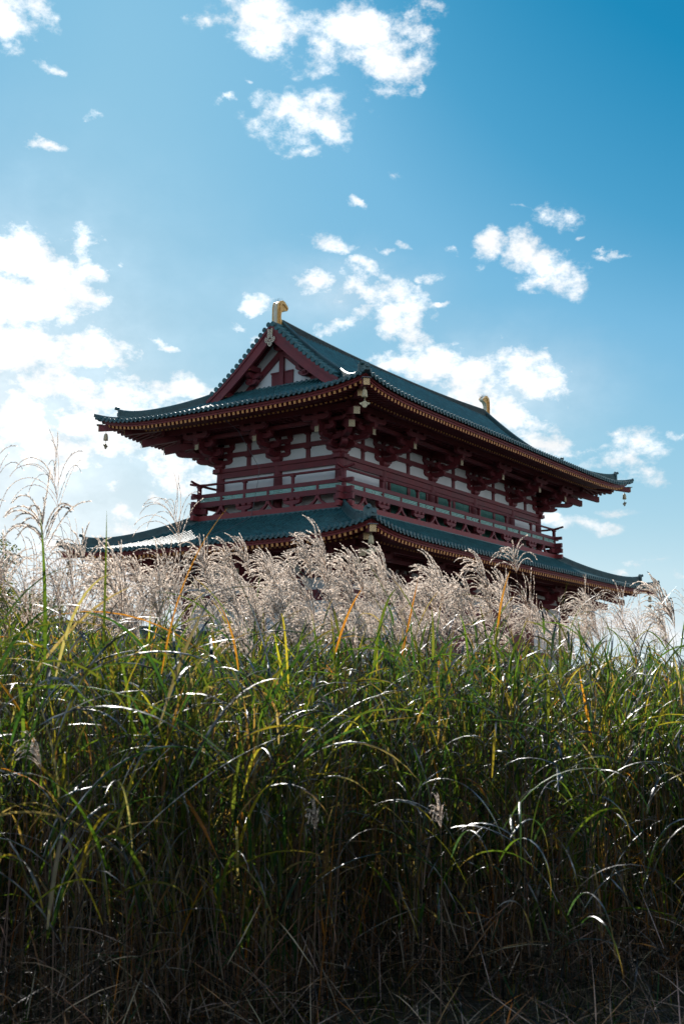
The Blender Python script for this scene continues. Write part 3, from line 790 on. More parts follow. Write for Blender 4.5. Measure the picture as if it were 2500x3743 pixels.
# ---- balcony
OB = .80
balcony = empty('balcony', (0, 0, 0), gate)
mb = MB()
for k, fr in enumerate(FU):
    pbox(mb, fr, -fr[2]-(.72 if k % 2 == 0 else 0), fr[2]+(.72 if k % 2 == 0 else 0), .02, .72, -1.90, -1.845)
mb.build('floor_boards', [M_RED], balcony)
def sub(name, mats, mb): return mb.build(name, mats, balcony)
shared = {}
def shared_part(key, name, mats, builder, loc, rz):
    if key not in shared:
        mb = MB(); builder(mb); o = sub(name, mats, mb); shared[key] = o
    else:
        o = shared[key].copy(); COL.objects.link(o); o.parent = balcony
    o.location = loc; o.rotation_euler = (0, 0, rz)
E1, E2, E3 = (1, 0, 0), (0, 0, 1), (0, -1, 0)
def b_short(mb): mb.box((0, 0, Z0-1.72), (.13, .13, .60))
def b_tall(mb):
    mb.box((0, 0, Z0-1.52), (.13, .13, 1.06)); masu(mb, (0, 0, Z0-1.05), [(1, 0, 0), (0, 1, 0), (0, 0, 1)], .22, .10)
def b_mit(mb):
    mb.box((0, 0, Z0-2.50), (.24, .20, .17))
    mb.prism(arm_poly(.52, .19), (0, 0, Z0-2.45), E1, E2, E3, .20)
    for a in (-.40, 0, .40): masu(mb, (a, 0, Z0-2.265), [(1, 0, 0), (0, 1, 0), (0, 0, 1)], .25, .155)
def b_vee(mb):
    zt_, zb_ = Z0-2.11, Z0-2.57; h = zt_-zb_
    for s_ in (-1, 1):
        P = []
        for t in np.linspace(0, 1, 9):
            xo = .10+.50*t**2.2; xi = max(0.02, (-.0+.30*(t-.35)/.65)) if t > .35 else 0.0
            z = h*(1-t)
            P.append((s_*xo, s_*xi, z))
        poly = [(a, z) for a, b, z in P] + [(b, z) for a, b, z in P[::-1]]
        mb.prism(poly, (0, 0, zb_), E1, E2, E3, .14)
def lat(kind, w):
    def f(mb):
        for j, z in enumerate((-1.795, -1.715, -1.635)):
            if kind == 0: mb.box((0, 0, Z0+z), (w, .05, .052))
            else:
                for s_ in (-1, 1): mb.box((s_*(w/4+.03), 0, Z0+z), (w/2-.02 if j != 1 else w/2-.30, .05, .052))
        if kind:
            for x in (-.22, .22): mb.box((x, 0.004, Z0-1.715), (.06, .05, .21))
            mb.box((0, 0.002, Z0-1.715), (.2, .052, .052))
    return f
for k, fr in enumerate(FU):
    L = fr[2]+OB; n = 14 if k % 2 == 0 else 6
    st = 2*L/n; rz = [0, -math.pi/2, math.pi, math.pi/2][k]
    for i in range(n+1):
        a = -L+st*i
        loc = PT(fr, a, OB, -Z0)
        if i < n:
            am = a+st/2; lm = PT(fr, am, OB, -Z0)
            shared_part(('lat', i % 3 == 1, k % 2), 'lattice_panel', [M_LGREEN], lat(1 if i % 3 == 1 else 0, st-.13), lm, rz)
        if i in (0, n):
            if k % 2 == 0:
                mb = MB(); cp = PT(fr, a, OB, 0)
                mb.box((cp[0], cp[1], Z0-1.86), (.17, .17, 1.66)); masu(mb, (cp[0], cp[1], Z0-1.05), [(1, 0, 0), (0, 1, 0), (0, 0, 1)], .24, .10)
                sub('corner_post', [M_RED], mb)
        elif i < n:
            if i % 2 == 1: shared_part('short', 'post', [M_RED], b_short, loc, rz); shared_part('vee', 'vee_strut', [M_RED], b_vee, loc, rz)
            else: shared_part('tall', 'post', [M_RED], b_tall, loc, rz); shared_part('mit', 'balcony_bracket', [M_RED], b_mit, loc, rz)
    e = .0025*(k % 2)
    for nm, z0, z1, w, ext, mm in (('base_beam', -2.83, -2.575, .22, .57, M_RED2), ('floor_beam', -2.11, -1.83, .20, .55, M_RED), ('middle_rail', -1.60, -1.40, .15, .55, M_RED)):
        mb = MB(); pbox(mb, fr, -L-ext, L+ext, OB-w/2, OB+w/2, z0+e, z1+e); sub(nm, [mm], mb)
    mb = MB()
    pts = [(-L-.66, -.76), (-L-.35, -.83), (-L, -.885), (-L+.5, -.905), (0, -.905), (L-.5, -.905), (L, -.885), (L+.35, -.83), (L+.66, -.76)]
    for (p, z), (q, w) in zip(pts, pts[1:]): mb.cyl(PT(fr, p, OB, z+e), PT(fr, q, OB, w+e), .066, n=10)
    sub('top_rail', [M_RED], mb)
    # crossing arm ends at the corners
    mb = MB()
    for s_ in (-1, 1):
        for z0, z1 in ((-2.47, -2.19),):
            pbox(mb, fr, s_*(L-.55), s_*(L+.57), OB-.10, OB+.10, z0+e, z1+e)
        masu(mb, PT(fr, s_*(L+.35), OB, -2.19), AX(fr), .24, .08); masu(mb, PT(fr, s_*(L-.0), OB, -2.575), AX(fr), .30, .105)
    sub('corner_arm', [M_RED], mb)
    # dark void closing below the boards, pale skirt wall
    mb = MB(); pbox(mb, fr, -fr[2], fr[2], -.02, .03, -3.4, -2.94); mb.build('skirt_board', [M_RED], gate)
    mb = MB(); pbox(mb, fr, -L-.12, L+.12, OB-.2, OB+.16, -2.93, -2.84); sub('lead_flashing', [M_RIDGE], mb)

# thin lightning cable running down the gable side
mb = MB()
pth = [(-15.9, .35, Z0+1.75), (-14.2, .40, Z0+1.2), (-12.4, .44, Z0-.4), (-12.35, .62, Z0-1.4), (-12.4, .93, Z0-2.9), (-14.0, 1.05, Z0-3.75), (-17.15, 1.3, Z0-4.75), (-17.2, 1.3, Z0-6.8), (-17.2, 1.3, .3)]
for p, q in zip(pth, pth[1:]): mb.cyl(p, q, .011, n=5)
mb.build('lightning_cable', [M_CABLE], gate)

# ================================================================== WIND BELLS
def make_bell(name='wind_bell'):
    r = empty(name)
    mb = MB()
    prof = [(.02, -.125), (.055, -.13), (.078, -.16), (.085, -.22), (.098, -.36), (.112, -.455), (.104, -.46), (.09, -.40)]
    mb.lathe((0, 0, 0), prof, 14)
    for z in (-.215, -.33): mb.lathe((0, 0, 0), [(.088+(-.215-z)*.11, z), (.095+(-.215-z)*.11, z-.01), (.088+(-.215-z)*.13, z-.02)], 14)
    for i in range(8):
        th = i*math.pi/4; mb.cyl((.088*math.cos(th), .088*math.sin(th), -.20), (.112*math.cos(th), .112*math.sin(th), -.44), .006, n=4)
    mb.build('bell_body', [M_BRONZE], r)
    mb = MB(); mb.cyl((0, 0, 0), (0, 0, -.05), .008, n=6)
    for i in range(10):
        a, b = i*math.pi/5, (i+1)*math.pi/5
        mb.cyl((.028*math.cos(a), 0, -.085+.045*math.sin(a)), (.028*math.cos(b), 0, -.085+.045*math.sin(b)), .008, n=5)
    mb.build('hook', [M_BRONZE], r)
    mb = MB(); mb.cyl((0, 0, -.3), (0, 0, -.63), .009, n=6); mb.build('clapper_rod', [M_BRONZE], r)
    mb = MB()
    half = [(0, -.60), (.05, -.615), (.10, -.66), (.17, -.685), (.205, -.675), (.215, -.70), (.19, -.735), (.165, -.765), (.135, -.755), (.12, -.785), (.095, -.80), (.08, -.845), (.045, -.87), (0, -.885)]
    poly = half + [(-a, b) for a, b in half[1:-1]][::-1]
    mb.prism(poly, (0, 0, 0), (1, 0, 0), (0, 0, 1), (0, -1, 0), .018)
    for s_ in (-1, 1): mb.cyl((s_*.10, -.012, -.74), (s_*.10, .012, -.74), .018, n=8, mat=1)
    mb.build('clapper_plate', [M_BRONZE, M_DARK], r)
    return r
bell0 = make_bell(); first = True
spots = [(-1, -1, 0, 'bronze wind bell with winged clapper under the near upper eave corner, against dark brackets'),
         (-1, 1, 0, 'bronze wind bell hanging against clouds from the left tip of the upper eave'),
         (1, -1, 0, 'bronze wind bell hanging against blue sky from the right tip of the upper eave'),
         (-1, -1, 1, 'bronze wind bell under the near corner of the lower eave, just above the grass plumes'),
         (-1, 1, 1, 'bronze wind bell hanging from the left tip of the lower eave behind grass stalks'),
         (1, -1, 1, 'small bronze wind bell under the right tip of the lower eave above pale plumes')]
for sx, sy, low, lab in spots:
    if first: r = bell0; first = False
    else:
        r = bell0.copy(); COL.objects.link(r)
        for ch in bell0.children:
            c = ch.copy(); COL.objects.link(c); c.parent = r
    X, Y, zt = ((XL, YL, ZL) if low else (XU, YU, 0))
    r.location = (sx*(X+4.35), sy*(Y+4.35), Z0+zt+1.86)
    r.scale = (1.12, 1.12, 1.12)
    r.rotation_euler = (0, 0, -math.atan2(sy, sx)*0 + (R_(-40) if sx*sy > 0 else R_(35)) + .3*sx)
    r['label'] = lab; r['category'] = 'wind bell'; r['group'] = 'wind bells under the eave corners'

# ================================================================== PRECINCT WALL beside the gate
wallr = tag(empty('precinct_wall', (-22, 3, 0)), 'long low white plaster wall with dark tiled roof beside the gate, glimpsed through the reeds', 'wall')
mb = MB(); mb.box((-1.0, 0, 1.9), (20, 1.0, 3.8)); mb.box((-1.0, 0, .3), (20.1, 1.3, .6), 1)
mb.build('plaster_body', [M_WHITE, M_STONE], wallr)
mb = MB()
for i in range(66):
    x = -11+i*.305
    for s_ in (-1, 1): mb.cyl((x, s_*1.05, 4.05), (x, s_*.05, 4.55), .09, n=8)
mb.sheet([[(-11.2, -1.05, 3.98), (9.2, -1.05, 3.98)], [(-11.2, 0, 4.5), (9.2, 0, 4.5)], [(-11.2, 1.05, 3.98), (9.2, 1.05, 3.98)]])
mb.sweep([(-11.2, 0, 4.5), (9.2, 0, 4.5)], ridge_sec(.3, .3, 4))
mb.build('tiled_coping', [M_RIDGE], wallr)
mb = MB(); mb.box((-1, 0, 3.87), (20.2, 1.7, .14)); mb.build('eave_board', [M_RED], wallr)

# ================================================================== CAMERA FRAME ON THE FIELD
FW = np.array((-math.sin(YAW), math.cos(YAW), 0.)); RT = np.array((math.cos(YAW), math.sin(YAW), 0.))
def G(d, s, z=0.): return np.array((CAM[0], CAM[1], 0.)) + FW*d + RT*s + np.array((0, 0, z))

# ================================================================== TREES at the left
def mat_leafy(name, c_lo, c_hi, trans, gloss=.35, tw=.45, use_attr=False, gcol=.21):
    m = bpy.data.materials.new(name); m.use_nodes = True
    N, L = m.node_tree.nodes, m.node_tree.links
    N.clear(); out = N.new('ShaderNodeOutputMaterial')
    if use_attr:
        at = N.new('ShaderNodeAttribute'); at.attribute_name = 'Col'; colr = at.outputs['Color']
        tcn = N.new('ShaderNodeTexCoord'); nz = N.new('ShaderNodeTexNoise'); nz.inputs['Scale'].default_value = 22; nz.inputs['Detail'].default_value = 3
        L.new(tcn.outputs['Object'], nz.inputs['Vector'])
        mr = N.new('ShaderNodeMapRange'); mr.inputs['To Min'].default_value = .7; mr.inputs['To Max'].default_value = 1.3
        L.new(nz.outputs['Fac'], mr.inputs['Value'])
        vm = N.new('ShaderNodeVectorMath'); vm.operation = 'SCALE'; L.new(colr, vm.inputs[0]); L.new(mr.outputs['Result'], vm.inputs['Scale'])
        colr = vm.outputs['Vector']
    else:
        tc = N.new('ShaderNodeTexCoord'); nz = N.new('ShaderNodeTexNoise'); nz.inputs['Scale'].default_value = 2.5
        L.new(tc.outputs['Object'], nz.inputs['Vector'])
        cr = N.new('ShaderNodeValToRGB'); cr.color_ramp.elements[0].color = (*c_lo, 1); cr.color_ramp.elements[1].color = (*c_hi, 1)
        cr.color_ramp.elements[0].position = .35; cr.color_ramp.elements[1].position = .65
        L.new(nz.outputs['Fac'], cr.inputs['Fac']); colr = cr.outputs['Color']
    df = N.new('ShaderNodeBsdfDiffuse'); L.new(colr, df.inputs['Color'])
    tr = N.new('ShaderNodeBsdfTranslucent')
    vm = N.new('ShaderNodeVectorMath'); vm.operation = 'MULTIPLY'; L.new(colr, vm.inputs[0]); vm.inputs[1].default_value = trans
    L.new(vm.outputs['Vector'], tr.inputs['Color'])
    mx = N.new('ShaderNodeMixShader'); mx.inputs['Fac'].default_value = tw
    L.new(df.outputs[0], mx.inputs[1]); L.new(tr.outputs[0], mx.inputs[2])
    gl = N.new('ShaderNodeBsdfGlossy'); gl.inputs['Roughness'].default_value = gloss; gl.inputs['Color'].default_value = (gcol, gcol, gcol, 1)
    fr = N.new('ShaderNodeFresnel'); fr.inputs['IOR'].default_value = 1.33
    tg = N.new('ShaderNodeTexCoord'); ng = N.new('ShaderNodeTexNoise'); ng.inputs['Scale'].default_value = 7; ng.inputs['Detail'].default_value = 3
    L.new(tg.outputs['Object'], ng.inputs['Vector'])
    mg = N.new('ShaderNodeMapRange'); mg.inputs['From Min'].default_value = .42; mg.inputs['From Max'].default_value = .62; mg.inputs['To Min'].default_value = gcol*.12; mg.inputs['To Max'].default_value = gcol*1.35
    L.new(ng.outputs['Fac'], mg.inputs['Value']); L.new(mg.outputs['Result'], gl.inputs['Color'])
    tb = N.new('ShaderNodeTexCoord'); nb = N.new('ShaderNodeTexNoise'); nb.inputs['Scale'].default_value = 16; nb.inputs['Detail'].default_value = 2
    L.new(tb.outputs['Object'], nb.inputs['Vector'])
    bp = N.new('ShaderNodeBump'); bp.inputs['Strength'].default_value = .7; bp.inputs['Distance'].default_value = .014
    L.new(nb.outputs['Fac'], bp.inputs['Height']); L.new(bp.outputs['Normal'], gl.inputs['Normal'])
    m2 = N.new('ShaderNodeMixShader'); L.new(fr.outputs[0], m2.inputs['Fac']); L.new(mx.outputs[0], m2.inputs[1]); L.new(gl.outputs[0], m2.inputs[2])
    L.new(m2.outputs[0], out.inputs['Surface'])
    return m
M_BARK = mat_noise('bark', (.05, .04, .03), (.11, .09, .07), .85, 6, bump=.5)
M_TLEAF = mat_leafy('broad_leaves', (.035, .06, .015), (.10, .085, .02), (2.2, 2.4, .9), .4, .5)

def tree(name, d, s, h, rad, nleaf, label, seed, zc):
    rg = np.random.default_rng(seed)
    root = tag(empty(name, tuple(G(d, s))), label, 'tree')
    mb = MB(); k = h*.62
    mb.cyl((0, 0, 0), (.12, .05, k), .2*h/8, .12*h/8, n=10)
    cl = []
    for i in range(16):
        th = rg.uniform(0, 6.28); zz = rg.uniform(zc[0], zc[1]); rr = rad*rg.uniform(.35, .85)*math.sqrt(max(.15, 1-((zz-(zc[0]+zc[1])/2)/((zc[1]-zc[0])*.62))**2))
        c = np.array((rr*math.cos(th), rr*math.sin(th), zz)); cl.append(c)
        b = np.array((.08, .03, min(k, zz*.75)))
        mid = (b+c)/2+np.array((0, 0, .2)); mb.cyl(b, mid, .05*h/8, .035*h/8, n=6); mb.cyl(mid, c, .035*h/8, .012, n=6)
    mb.build('trunk', [M_BARK], root)
    cl = np.array(cl)
    ci = rg.integers(0, len(cl), nleaf)
    dirn = rg.normal(size=(nleaf, 3)); dirn /= np.linalg.norm(dirn, axis=1)[:, None]
    P = cl[ci] + dirn*(rad*.42*rg.uniform(.2, 1, (nleaf, 1))**.5)*np.array((1, 1, .8))
    n = rg.normal(size=(nleaf, 3)); n /= np.linalg.norm(n, axis=1)[:, None]
    t = np.cross(n, rg.normal(size=(nleaf, 3))); t /= np.linalg.norm(t, axis=1)[:, None]
    b = np.cross(n, t); L = rg.uniform(.08, .15, (nleaf, 1)); W = L*.38
    V = np.stack([P - t*L*.5, P + b*W*.5, P + t*L*.5, P - b*W*.5], 1).reshape(-1, 3)
    o = npmesh('crown', V, np.arange(nleaf*4).reshape(-1, 4), M_TLEAF, smooth=False); o.parent = root
    return root
tree('broadleaf_tree', 33, -11.4, 7.4, 2.1, 16000, 'dark broad-leaved tree at the far left edge rising behind the tall plumes', 3, (3.6, 7.0))
tree('broadleaf_tree', 36, -10.2, 4.9, 1.7, 9000, 'low bushy tree at left, half hidden by reeds, right of the taller tree', 5, (2.2, 4.6))
# ================================================================== GROUND
m, N, L, B = nt('field_soil')
tc = N.new('ShaderNodeTexCoord'); nz = N.new('ShaderNodeTexNoise'); nz.inputs['Scale'].default_value = .8; nz.inputs['Detail'].default_value = 8
L.new(tc.outputs['Object'], nz.inputs['Vector'])
cr = N.new('ShaderNodeValToRGB'); cr.color_ramp.elements[0].color = (.020, .017, .012, 1); cr.color_ramp.elements[1].color = (.030, .036, .016, 1)
L.new(nz.outputs['Fac'], cr.inputs['Fac']); L.new(cr.outputs['Color'], B.inputs['Base Color']); B.inputs['Roughness'].default_value = .9
M_SOIL = m
mb = MB(); r_ = 1500
mb.sheet([[(-r_, -r_, 0), (r_, -r_, 0)], [(-r_, r_, 0), (r_, r_, 0)]])
tag(mb.build('ground', [M_SOIL]), kind='structure')

# ================================================================== REED BED
def leaves(P, az, el, Ln, W, droop, col, twist, nseg=8):
    """arching blades: P (n,3) roots; returns V,Q,C"""
    n = len(P)
    t = np.linspace(0, 1, nseg+1)
    # the blade's slope angle falls along its length
    ang = el[:, None] - droop[:, None]*t[None, :]**1.3
    ds = (Ln/nseg)[:, None]
    dx = np.cos(ang)*ds; dz = np.sin(ang)*ds
    hx = np.concatenate([np.zeros((n, 1)), np.cumsum(dx[:, :-1], 1)], 1); hz = np.concatenate([np.zeros((n, 1)), np.cumsum(dz[:, :-1], 1)], 1)
    a2 = az[:, None] + (twist*.35)[:, None]*t[None, :]**2
    cx, cy = np.cos(az)[:, None], np.sin(az)[:, None]
    C = np.stack([P[:, 0:1] + hx*cx - (t[None, :]**2)*(twist*.16*Ln)[:, None]*cy, P[:, 1:2] + hx*cy + (t[None, :]**2)*(twist*.16*Ln)[:, None]*cx, P[:, 2:3] + hz], 2)
    T = np.gradient(C, axis=1); T /= np.linalg.norm(T, axis=2)[:, :, None]+1e-9
    S = np.stack([-np.sin(az), np.cos(az), np.zeros(n)], 1)[:, None, :]*np.ones((1, nseg+1, 1))
    Nn = np.cross(T, S)
    tw = (twist[:, None]*1.6*t[None, :])[:, :, None]
    S2 = S*np.cos(tw) + Nn*np.sin(tw); N2 = np.cross(T, S2)
    w = (W[:, None]*np.clip(np.minimum(.45+t*3.5, 1)*(1-t**2.6), .02, 1)[None, :])[:, :, None]
    A = C - S2*w/2 - N2*w*.16; Bm = C; D = C + S2*w/2 - N2*w*.16
    V = np.stack([A, Bm, D], 2).reshape(-1, 3)                # n, seg+1, 3
    base = (np.arange(n)*(nseg+1)*3)[:, None, None] + (np.arange(nseg)*3)[None, :, None]
    q1 = np.concatenate([base+0, base+1, base+4, base+3], 2); q2 = np.concatenate([base+1, base+2, base+5, base+4], 2)
    Q = np.stack([q1, q2], 2).reshape(-1, 4)
    cc = np.repeat(col[:, None, None, :], nseg+1, 1); cc = np.repeat(cc, 3, 2)
    cc[:, :, 1, :] *= 1.25                                   # pale midrib
    dry = np.clip((t[None, :, None, None]-.72)/.25, 0, 1)*(rng.uniform(0, 1, n) < .45)[:, None, None, None]
    cc = cc*(1-dry) + np.array((.17, .10, .045))*dry         # withered tips
    cc = cc.reshape(-1, 3)
    return V, Q, cc
def stems(P0, P1, r, col, bend, nseg=5, k=3):
    n = len(P0); t = np.linspace(0, 1, nseg+1)
    C = P0[:, None, :]*(1-t)[None, :, None] + P1[:, None, :]*t[None, :, None] + bend[:, None, :]*(t*(1-t))[None, :, None]
    th = np.arange(k)*2*np.pi/k
    off = np.stack([np.cos(th), np.sin(th), np.zeros(k)], 1)
    rr = r[:, None]*(1-.45*t)[None, :]
    V = (C[:, :, None, :] + off[None, None]*rr[:, :, None, None]).reshape(-1, 3)
    base = (np.arange(n)*(nseg+1)*k)[:, None, None] + (np.arange(nseg)*k)[None, :, None]
    j = np.arange(k)[None, None, :]; jn = (j+1) % k
    Q = np.stack([base+j, base+jn, base+k+jn, base+k+j], 3).reshape(-1, 4)
    cc = np.repeat(col[:, None, :], (nseg+1)*k, 1).reshape(-1, 3)
    return V, Q, cc
def merge(parts):
    Vs, Qs, Cs = [], [], []; o = 0
    for V, Q, C in parts: Vs.append(V); Qs.append(Q+o); Cs.append(C); o += len(V)
    return np.concatenate(Vs), np.concatenate(Qs), np.concatenate(Cs)
def GG(d, s, z): return np.array((CAM[0], CAM[1], 0.))[None, :] + FW[None, :]*d[:, None] + RT[None, :]*s[:, None] + np.stack([np.zeros_like(z), np.zeros_like(z), z], 1)

def front_d(s):            # where the bed begins, nearer at the left
    return 6.1 + .55*np.tanh((s-.2)*1.2) + .18*np.sin(s*3.1+.7) + .12*np.sin(s*7.7)
def canopy(d, s, r=None):  # height of the leaf tops
    u = s/np.maximum(d, 1)          # direction across the field
    return 1.93 - .04*np.tanh(s-1.0) + .015*(d-6) + .10*np.sin(s*1.7+d*.9) + .07*np.sin(s*4.1-d*2.3) + .12*np.exp(-((s+2.1)/.9)**2)
def scatter(n, d0, d1, spread=.36, extra=.8):
    d = np.sqrt(rng.uniform(d0**2, d1**2, n)); s = rng.uniform(-1, 1, n)*(spread*d+extra)
    k = d > front_d(s); return d[k], s[k]
PAL = dict(green=(.038, .060, .014), dgreen=(.016, .038, .016), bgreen=(.018, .036, .025), olive=(.056, .058, .017), yel=(.15, .125, .025), ora=(.21, .085, .02), brn=(.11, .066, .038), gry=(.14, .11, .085))
def pick(n, w, jit=.25):
    ks = list(w); p = np.array([w[k] for k in ks], float); p /= p.sum()
    c = np.array([PAL[k] for k in ks])[rng.choice(len(ks), n, p=p)]
    return c*(1+rng.uniform(-jit, jit, (n, 1)))*(1+rng.uniform(-.1, .1, (n, 3)))

M_GRASS = mat_leafy('reed_leaves', None, None, (2.8, 2.8, .9), .41, .52, use_attr=True)
M_STEM = mat_leafy('reed_stems', None, None, (1.1, 1.0, .8), .45, .15, use_attr=True, gcol=.08)

parts = []
# dense culms with arching leaves
d, s = scatter(9200, 5.0, 15.0)
# most culms rise in tussocks
tus = np.stack(scatter(520, 5.0, 15.0), 1)
nc = int(len(d)*.62); ti = rng.integers(0, len(tus), nc)
off_ = rng.normal(0, .13, (nc, 2)); d[:nc] = tus[ti, 0]+off_[:, 0]; s[:nc] = tus[ti, 1]+off_[:, 1]
tl = rng.normal(0, .06, (len(tus), 1)); hk = np.ones(len(d)); hk[:nc] = (1+tl[ti, 0])
lean0 = rng.normal(0, .10, (len(d), 2)); lean0[:nc] += off_*.9
k_ = d > front_d(s)-.15; d = d[k_]; s = s[k_]; hk = hk[k_]; lean0 = lean0[k_]
n = len(d); H = canopy(d, s)*rng.uniform(.76, 1.03, n)*np.minimum(hk, 1.09)
P0 = GG(d, s, np.zeros(n)); lean = (FW[None, :2]*lean0[:, 0:1] + RT[None, :2]*lean0[:, 1:2]) - RT[None, :2]*.05
P1 = P0 + np.stack([lean[:, 0], lean[:, 1], H*.93], 1)
stem_parts = [stems(P0, P1, rng.uniform(.0022, .004, n), pick(n, dict(brn=5, gry=3, green=2, ora=1))*1.3, np.stack([rng.normal(0, .12, n), rng.normal(0, .12, n), np.zeros(n)], 1))]
nl = 12
for k in range(nl):
    f = (k+rng.uniform(0, 1, n))/nl                                   # position on the culm
    f = .16+.84*f
    keep = rng.uniform(0, 1, n) < np.where(f < .5, .65, 1.0)
    P = P0*(1-f[:, None]) + P1*f[:, None]
    az = rng.uniform(0, 2*np.pi, n); el = np.radians(rng.uniform(52, 84, n)); Ln = rng.uniform(.26, .60, n)*(1-.2*(f > .85)); W = rng.uniform(.009, .018, n)
    dr = np.radians(rng.uniform(5, 125, n)); tw = rng.normal(0, 1.0, n)
    hi = f > .5
    col = np.where(hi[:, None], pick(n, dict(green=8, dgreen=5, bgreen=3, olive=4, yel=1.2, ora=.4, brn=1.2, gry=.8)), pick(n, dict(green=3, dgreen=5, bgreen=4, olive=2, yel=.3, ora=.3, brn=3, gry=3)))
    q = keep
    parts.append(leaves(P[q], az[q], el[q], Ln[q], W[q], dr[q], col[q], tw[q], 7))
# upright fresh leaves that reach past the canopy at the left and centre
d, s = scatter(1500, 5.2, 13); n = len(d)
w_ = np.exp(-((s/np.maximum(d, 1)+.24)/.16)**2)*.45+.12; q = rng.uniform(0, 1, n) < w_*1.3; d, s = d[q], s[q]; n = len(d)
P = GG(d, s, canopy(d, s)*rng.uniform(.72, .9, n))
parts.append(leaves(P, rng.uniform(0, 6.28, n), np.radians(rng.uniform(66, 86, n)), rng.uniform(.45, .85, n), rng.uniform(.012, .02, n), np.radians(rng.uniform(10, 90, n)), pick(n, dict(green=7, dgreen=5, olive=3, yel=1.6, ora=.3)), rng.normal(0, .6, n), 9))
n = 26; s = rng.uniform(-1.75, -.35, n); d = rng.uniform(4.3, 5.5, n)
P = GG(d, s, rng.uniform(.75, 1.6, n))
parts.append(leaves(P, rng.uniform(0, 6.28, n), np.radians(rng.uniform(40, 75, n)), rng.uniform(.6, 1.05, n), rng.uniform(.015, .023, n), np.radians(rng.uniform(40, 125, n)), pick(n, dict(green=6, dgreen=4, olive=3, yel=2)), rng.normal(0, .6, n), 14))
# longer, nearer blades on the left front, catching the light
n = 200; s = rng.uniform(-2.1, -.2, n); d = front_d(s) - rng.uniform(-.3, 1.0, n)*np.clip(-(s)/1.4, .15, 1)
P = GG(d, s, rng.uniform(.5, 1.75, n))
parts.append(leaves(P, rng.uniform(0, 6.28, n), np.radians(rng.uniform(35, 80, n)), rng.uniform(.5, 1.0, n), rng.uniform(.010, .019, n), np.radians(rng.uniform(30, 130, n)), pick(n, dict(green=5, dgreen=3, olive=3, yel=2.5, ora=1.2, gry=2)), rng.normal(0, .7, n), 10))
n = 150; s = rng.uniform(.1, 2.4, n); d = front_d(s) - rng.uniform(-.3, .6, n)
P = GG(d, s, rng.uniform(.35, 1.5, n))
parts.append(leaves(P, rng.uniform(0, 6.28, n), np.radians(rng.uniform(30, 75, n)), rng.uniform(.5, 1.0, n), rng.uniform(.009, .016, n), np.radians(rng.uniform(60, 150, n)), pick(n, dict(green=6, dgreen=3, bgreen=4, yel=1.5, gry=1)), rng.normal(0, .7, n), 10))
# arching blue-green blades hanging out of the shaded front at the right
n = 26; cl_ = rng.integers(0, 5, n); s = np.array([.45, .75, 1.05, 1.35, .95])[cl_]+rng.normal(0, .05, n); d = np.array([5.3, 5.0, 5.5, 5.2, 4.9])[cl_]+rng.normal(0, .05, n)
P = GG(d, s, np.array([.95, 1.0, 1.15, .85, .7])[cl_]+rng.normal(0, .05, n))
parts.append(leaves(P, rng.uniform(0, 6.28, n), np.radians(rng.uniform(30, 65, n)), rng.uniform(.45, .8, n), rng.uniform(.008, .014, n), np.radians(rng.uniform(110, 160, n)), pick(n, dict(bgreen=5, green=4, dgreen=2, olive=2))*1.3, rng.normal(0, .4, n), 12))
V, Q, C = merge(parts)
tag(npmesh('reed_grass', V, Q, M_GRASS, C), kind='stuff')
# extra bare culms seen at the shaded front
d = None
n = 360; s = rng.uniform(-2.3, 2.6, n); d = front_d(s)+rng.uniform(-.25, .6, n)
P0 = GG(d, s, np.zeros(n)); P1 = P0 + np.stack([rng.normal(0, .16, n), rng.normal(0, .16, n), rng.uniform(1.0, 1.9, n)], 1)
stem_parts.append(stems(P0, P1, rng.uniform(.002, .0042, n), pick(n, dict(brn=5, gry=5, ora=1.0))*1.0, np.stack([rng.normal(0, .15, n), rng.normal(0, .15, n), np.zeros(n)], 1)))
V, Q, C = merge(stem_parts)
tag(npmesh('reed_stems_undergrowth', V, Q, M_STEM, C), kind='stuff')
# dead straw lying at the foot, and broken tangled straw
n = 12000; s = rng.uniform(-2.6, 3.0, n); d = rng.uniform(4.2, 8.5, n)
zz = np.abs(rng.normal(0, .10, n)) + np.where(d > front_d(s)-.6, rng.uniform(0, .55, n)*rng.uniform(0, 1, n), 0)
P = GG(d, s, zz)
V, Q, C = leaves(P, rng.uniform(0, 6.28, n), np.radians(rng.uniform(-8, 48, n)), rng.uniform(.15, .6, n), rng.uniform(.003, .009, n), np.radians(rng.uniform(0, 50, n)), pick(n, dict(gry=6, brn=4, ora=.4, dgreen=1.2))*1.8, rng.normal(0, .5, n), 4)
V[:, 2] = np.maximum(V[:, 2], .006)
tag(npmesh('straw_litter', V, Q, M_STEM, C), kind='stuff')
n = 1500; s = rng.uniform(-2.4, 2.8, n); d = rng.uniform(4.4, 6.6, n); P = GG(d, s, np.zeros(n))
V, Q, C = leaves(P, rng.uniform(0, 6.28, n), np.radians(rng.uniform(60, 88, n)), rng.uniform(.06, .30, n), rng.uniform(.004, .010, n), np.radians(rng.uniform(10, 70, n)), pick(n, dict(green=6, dgreen=4, yel=.6)), rng.normal(0, .5, n), 4)
tag(npmesh('short_grass', V, Q, M_GRASS, C), kind='stuff')

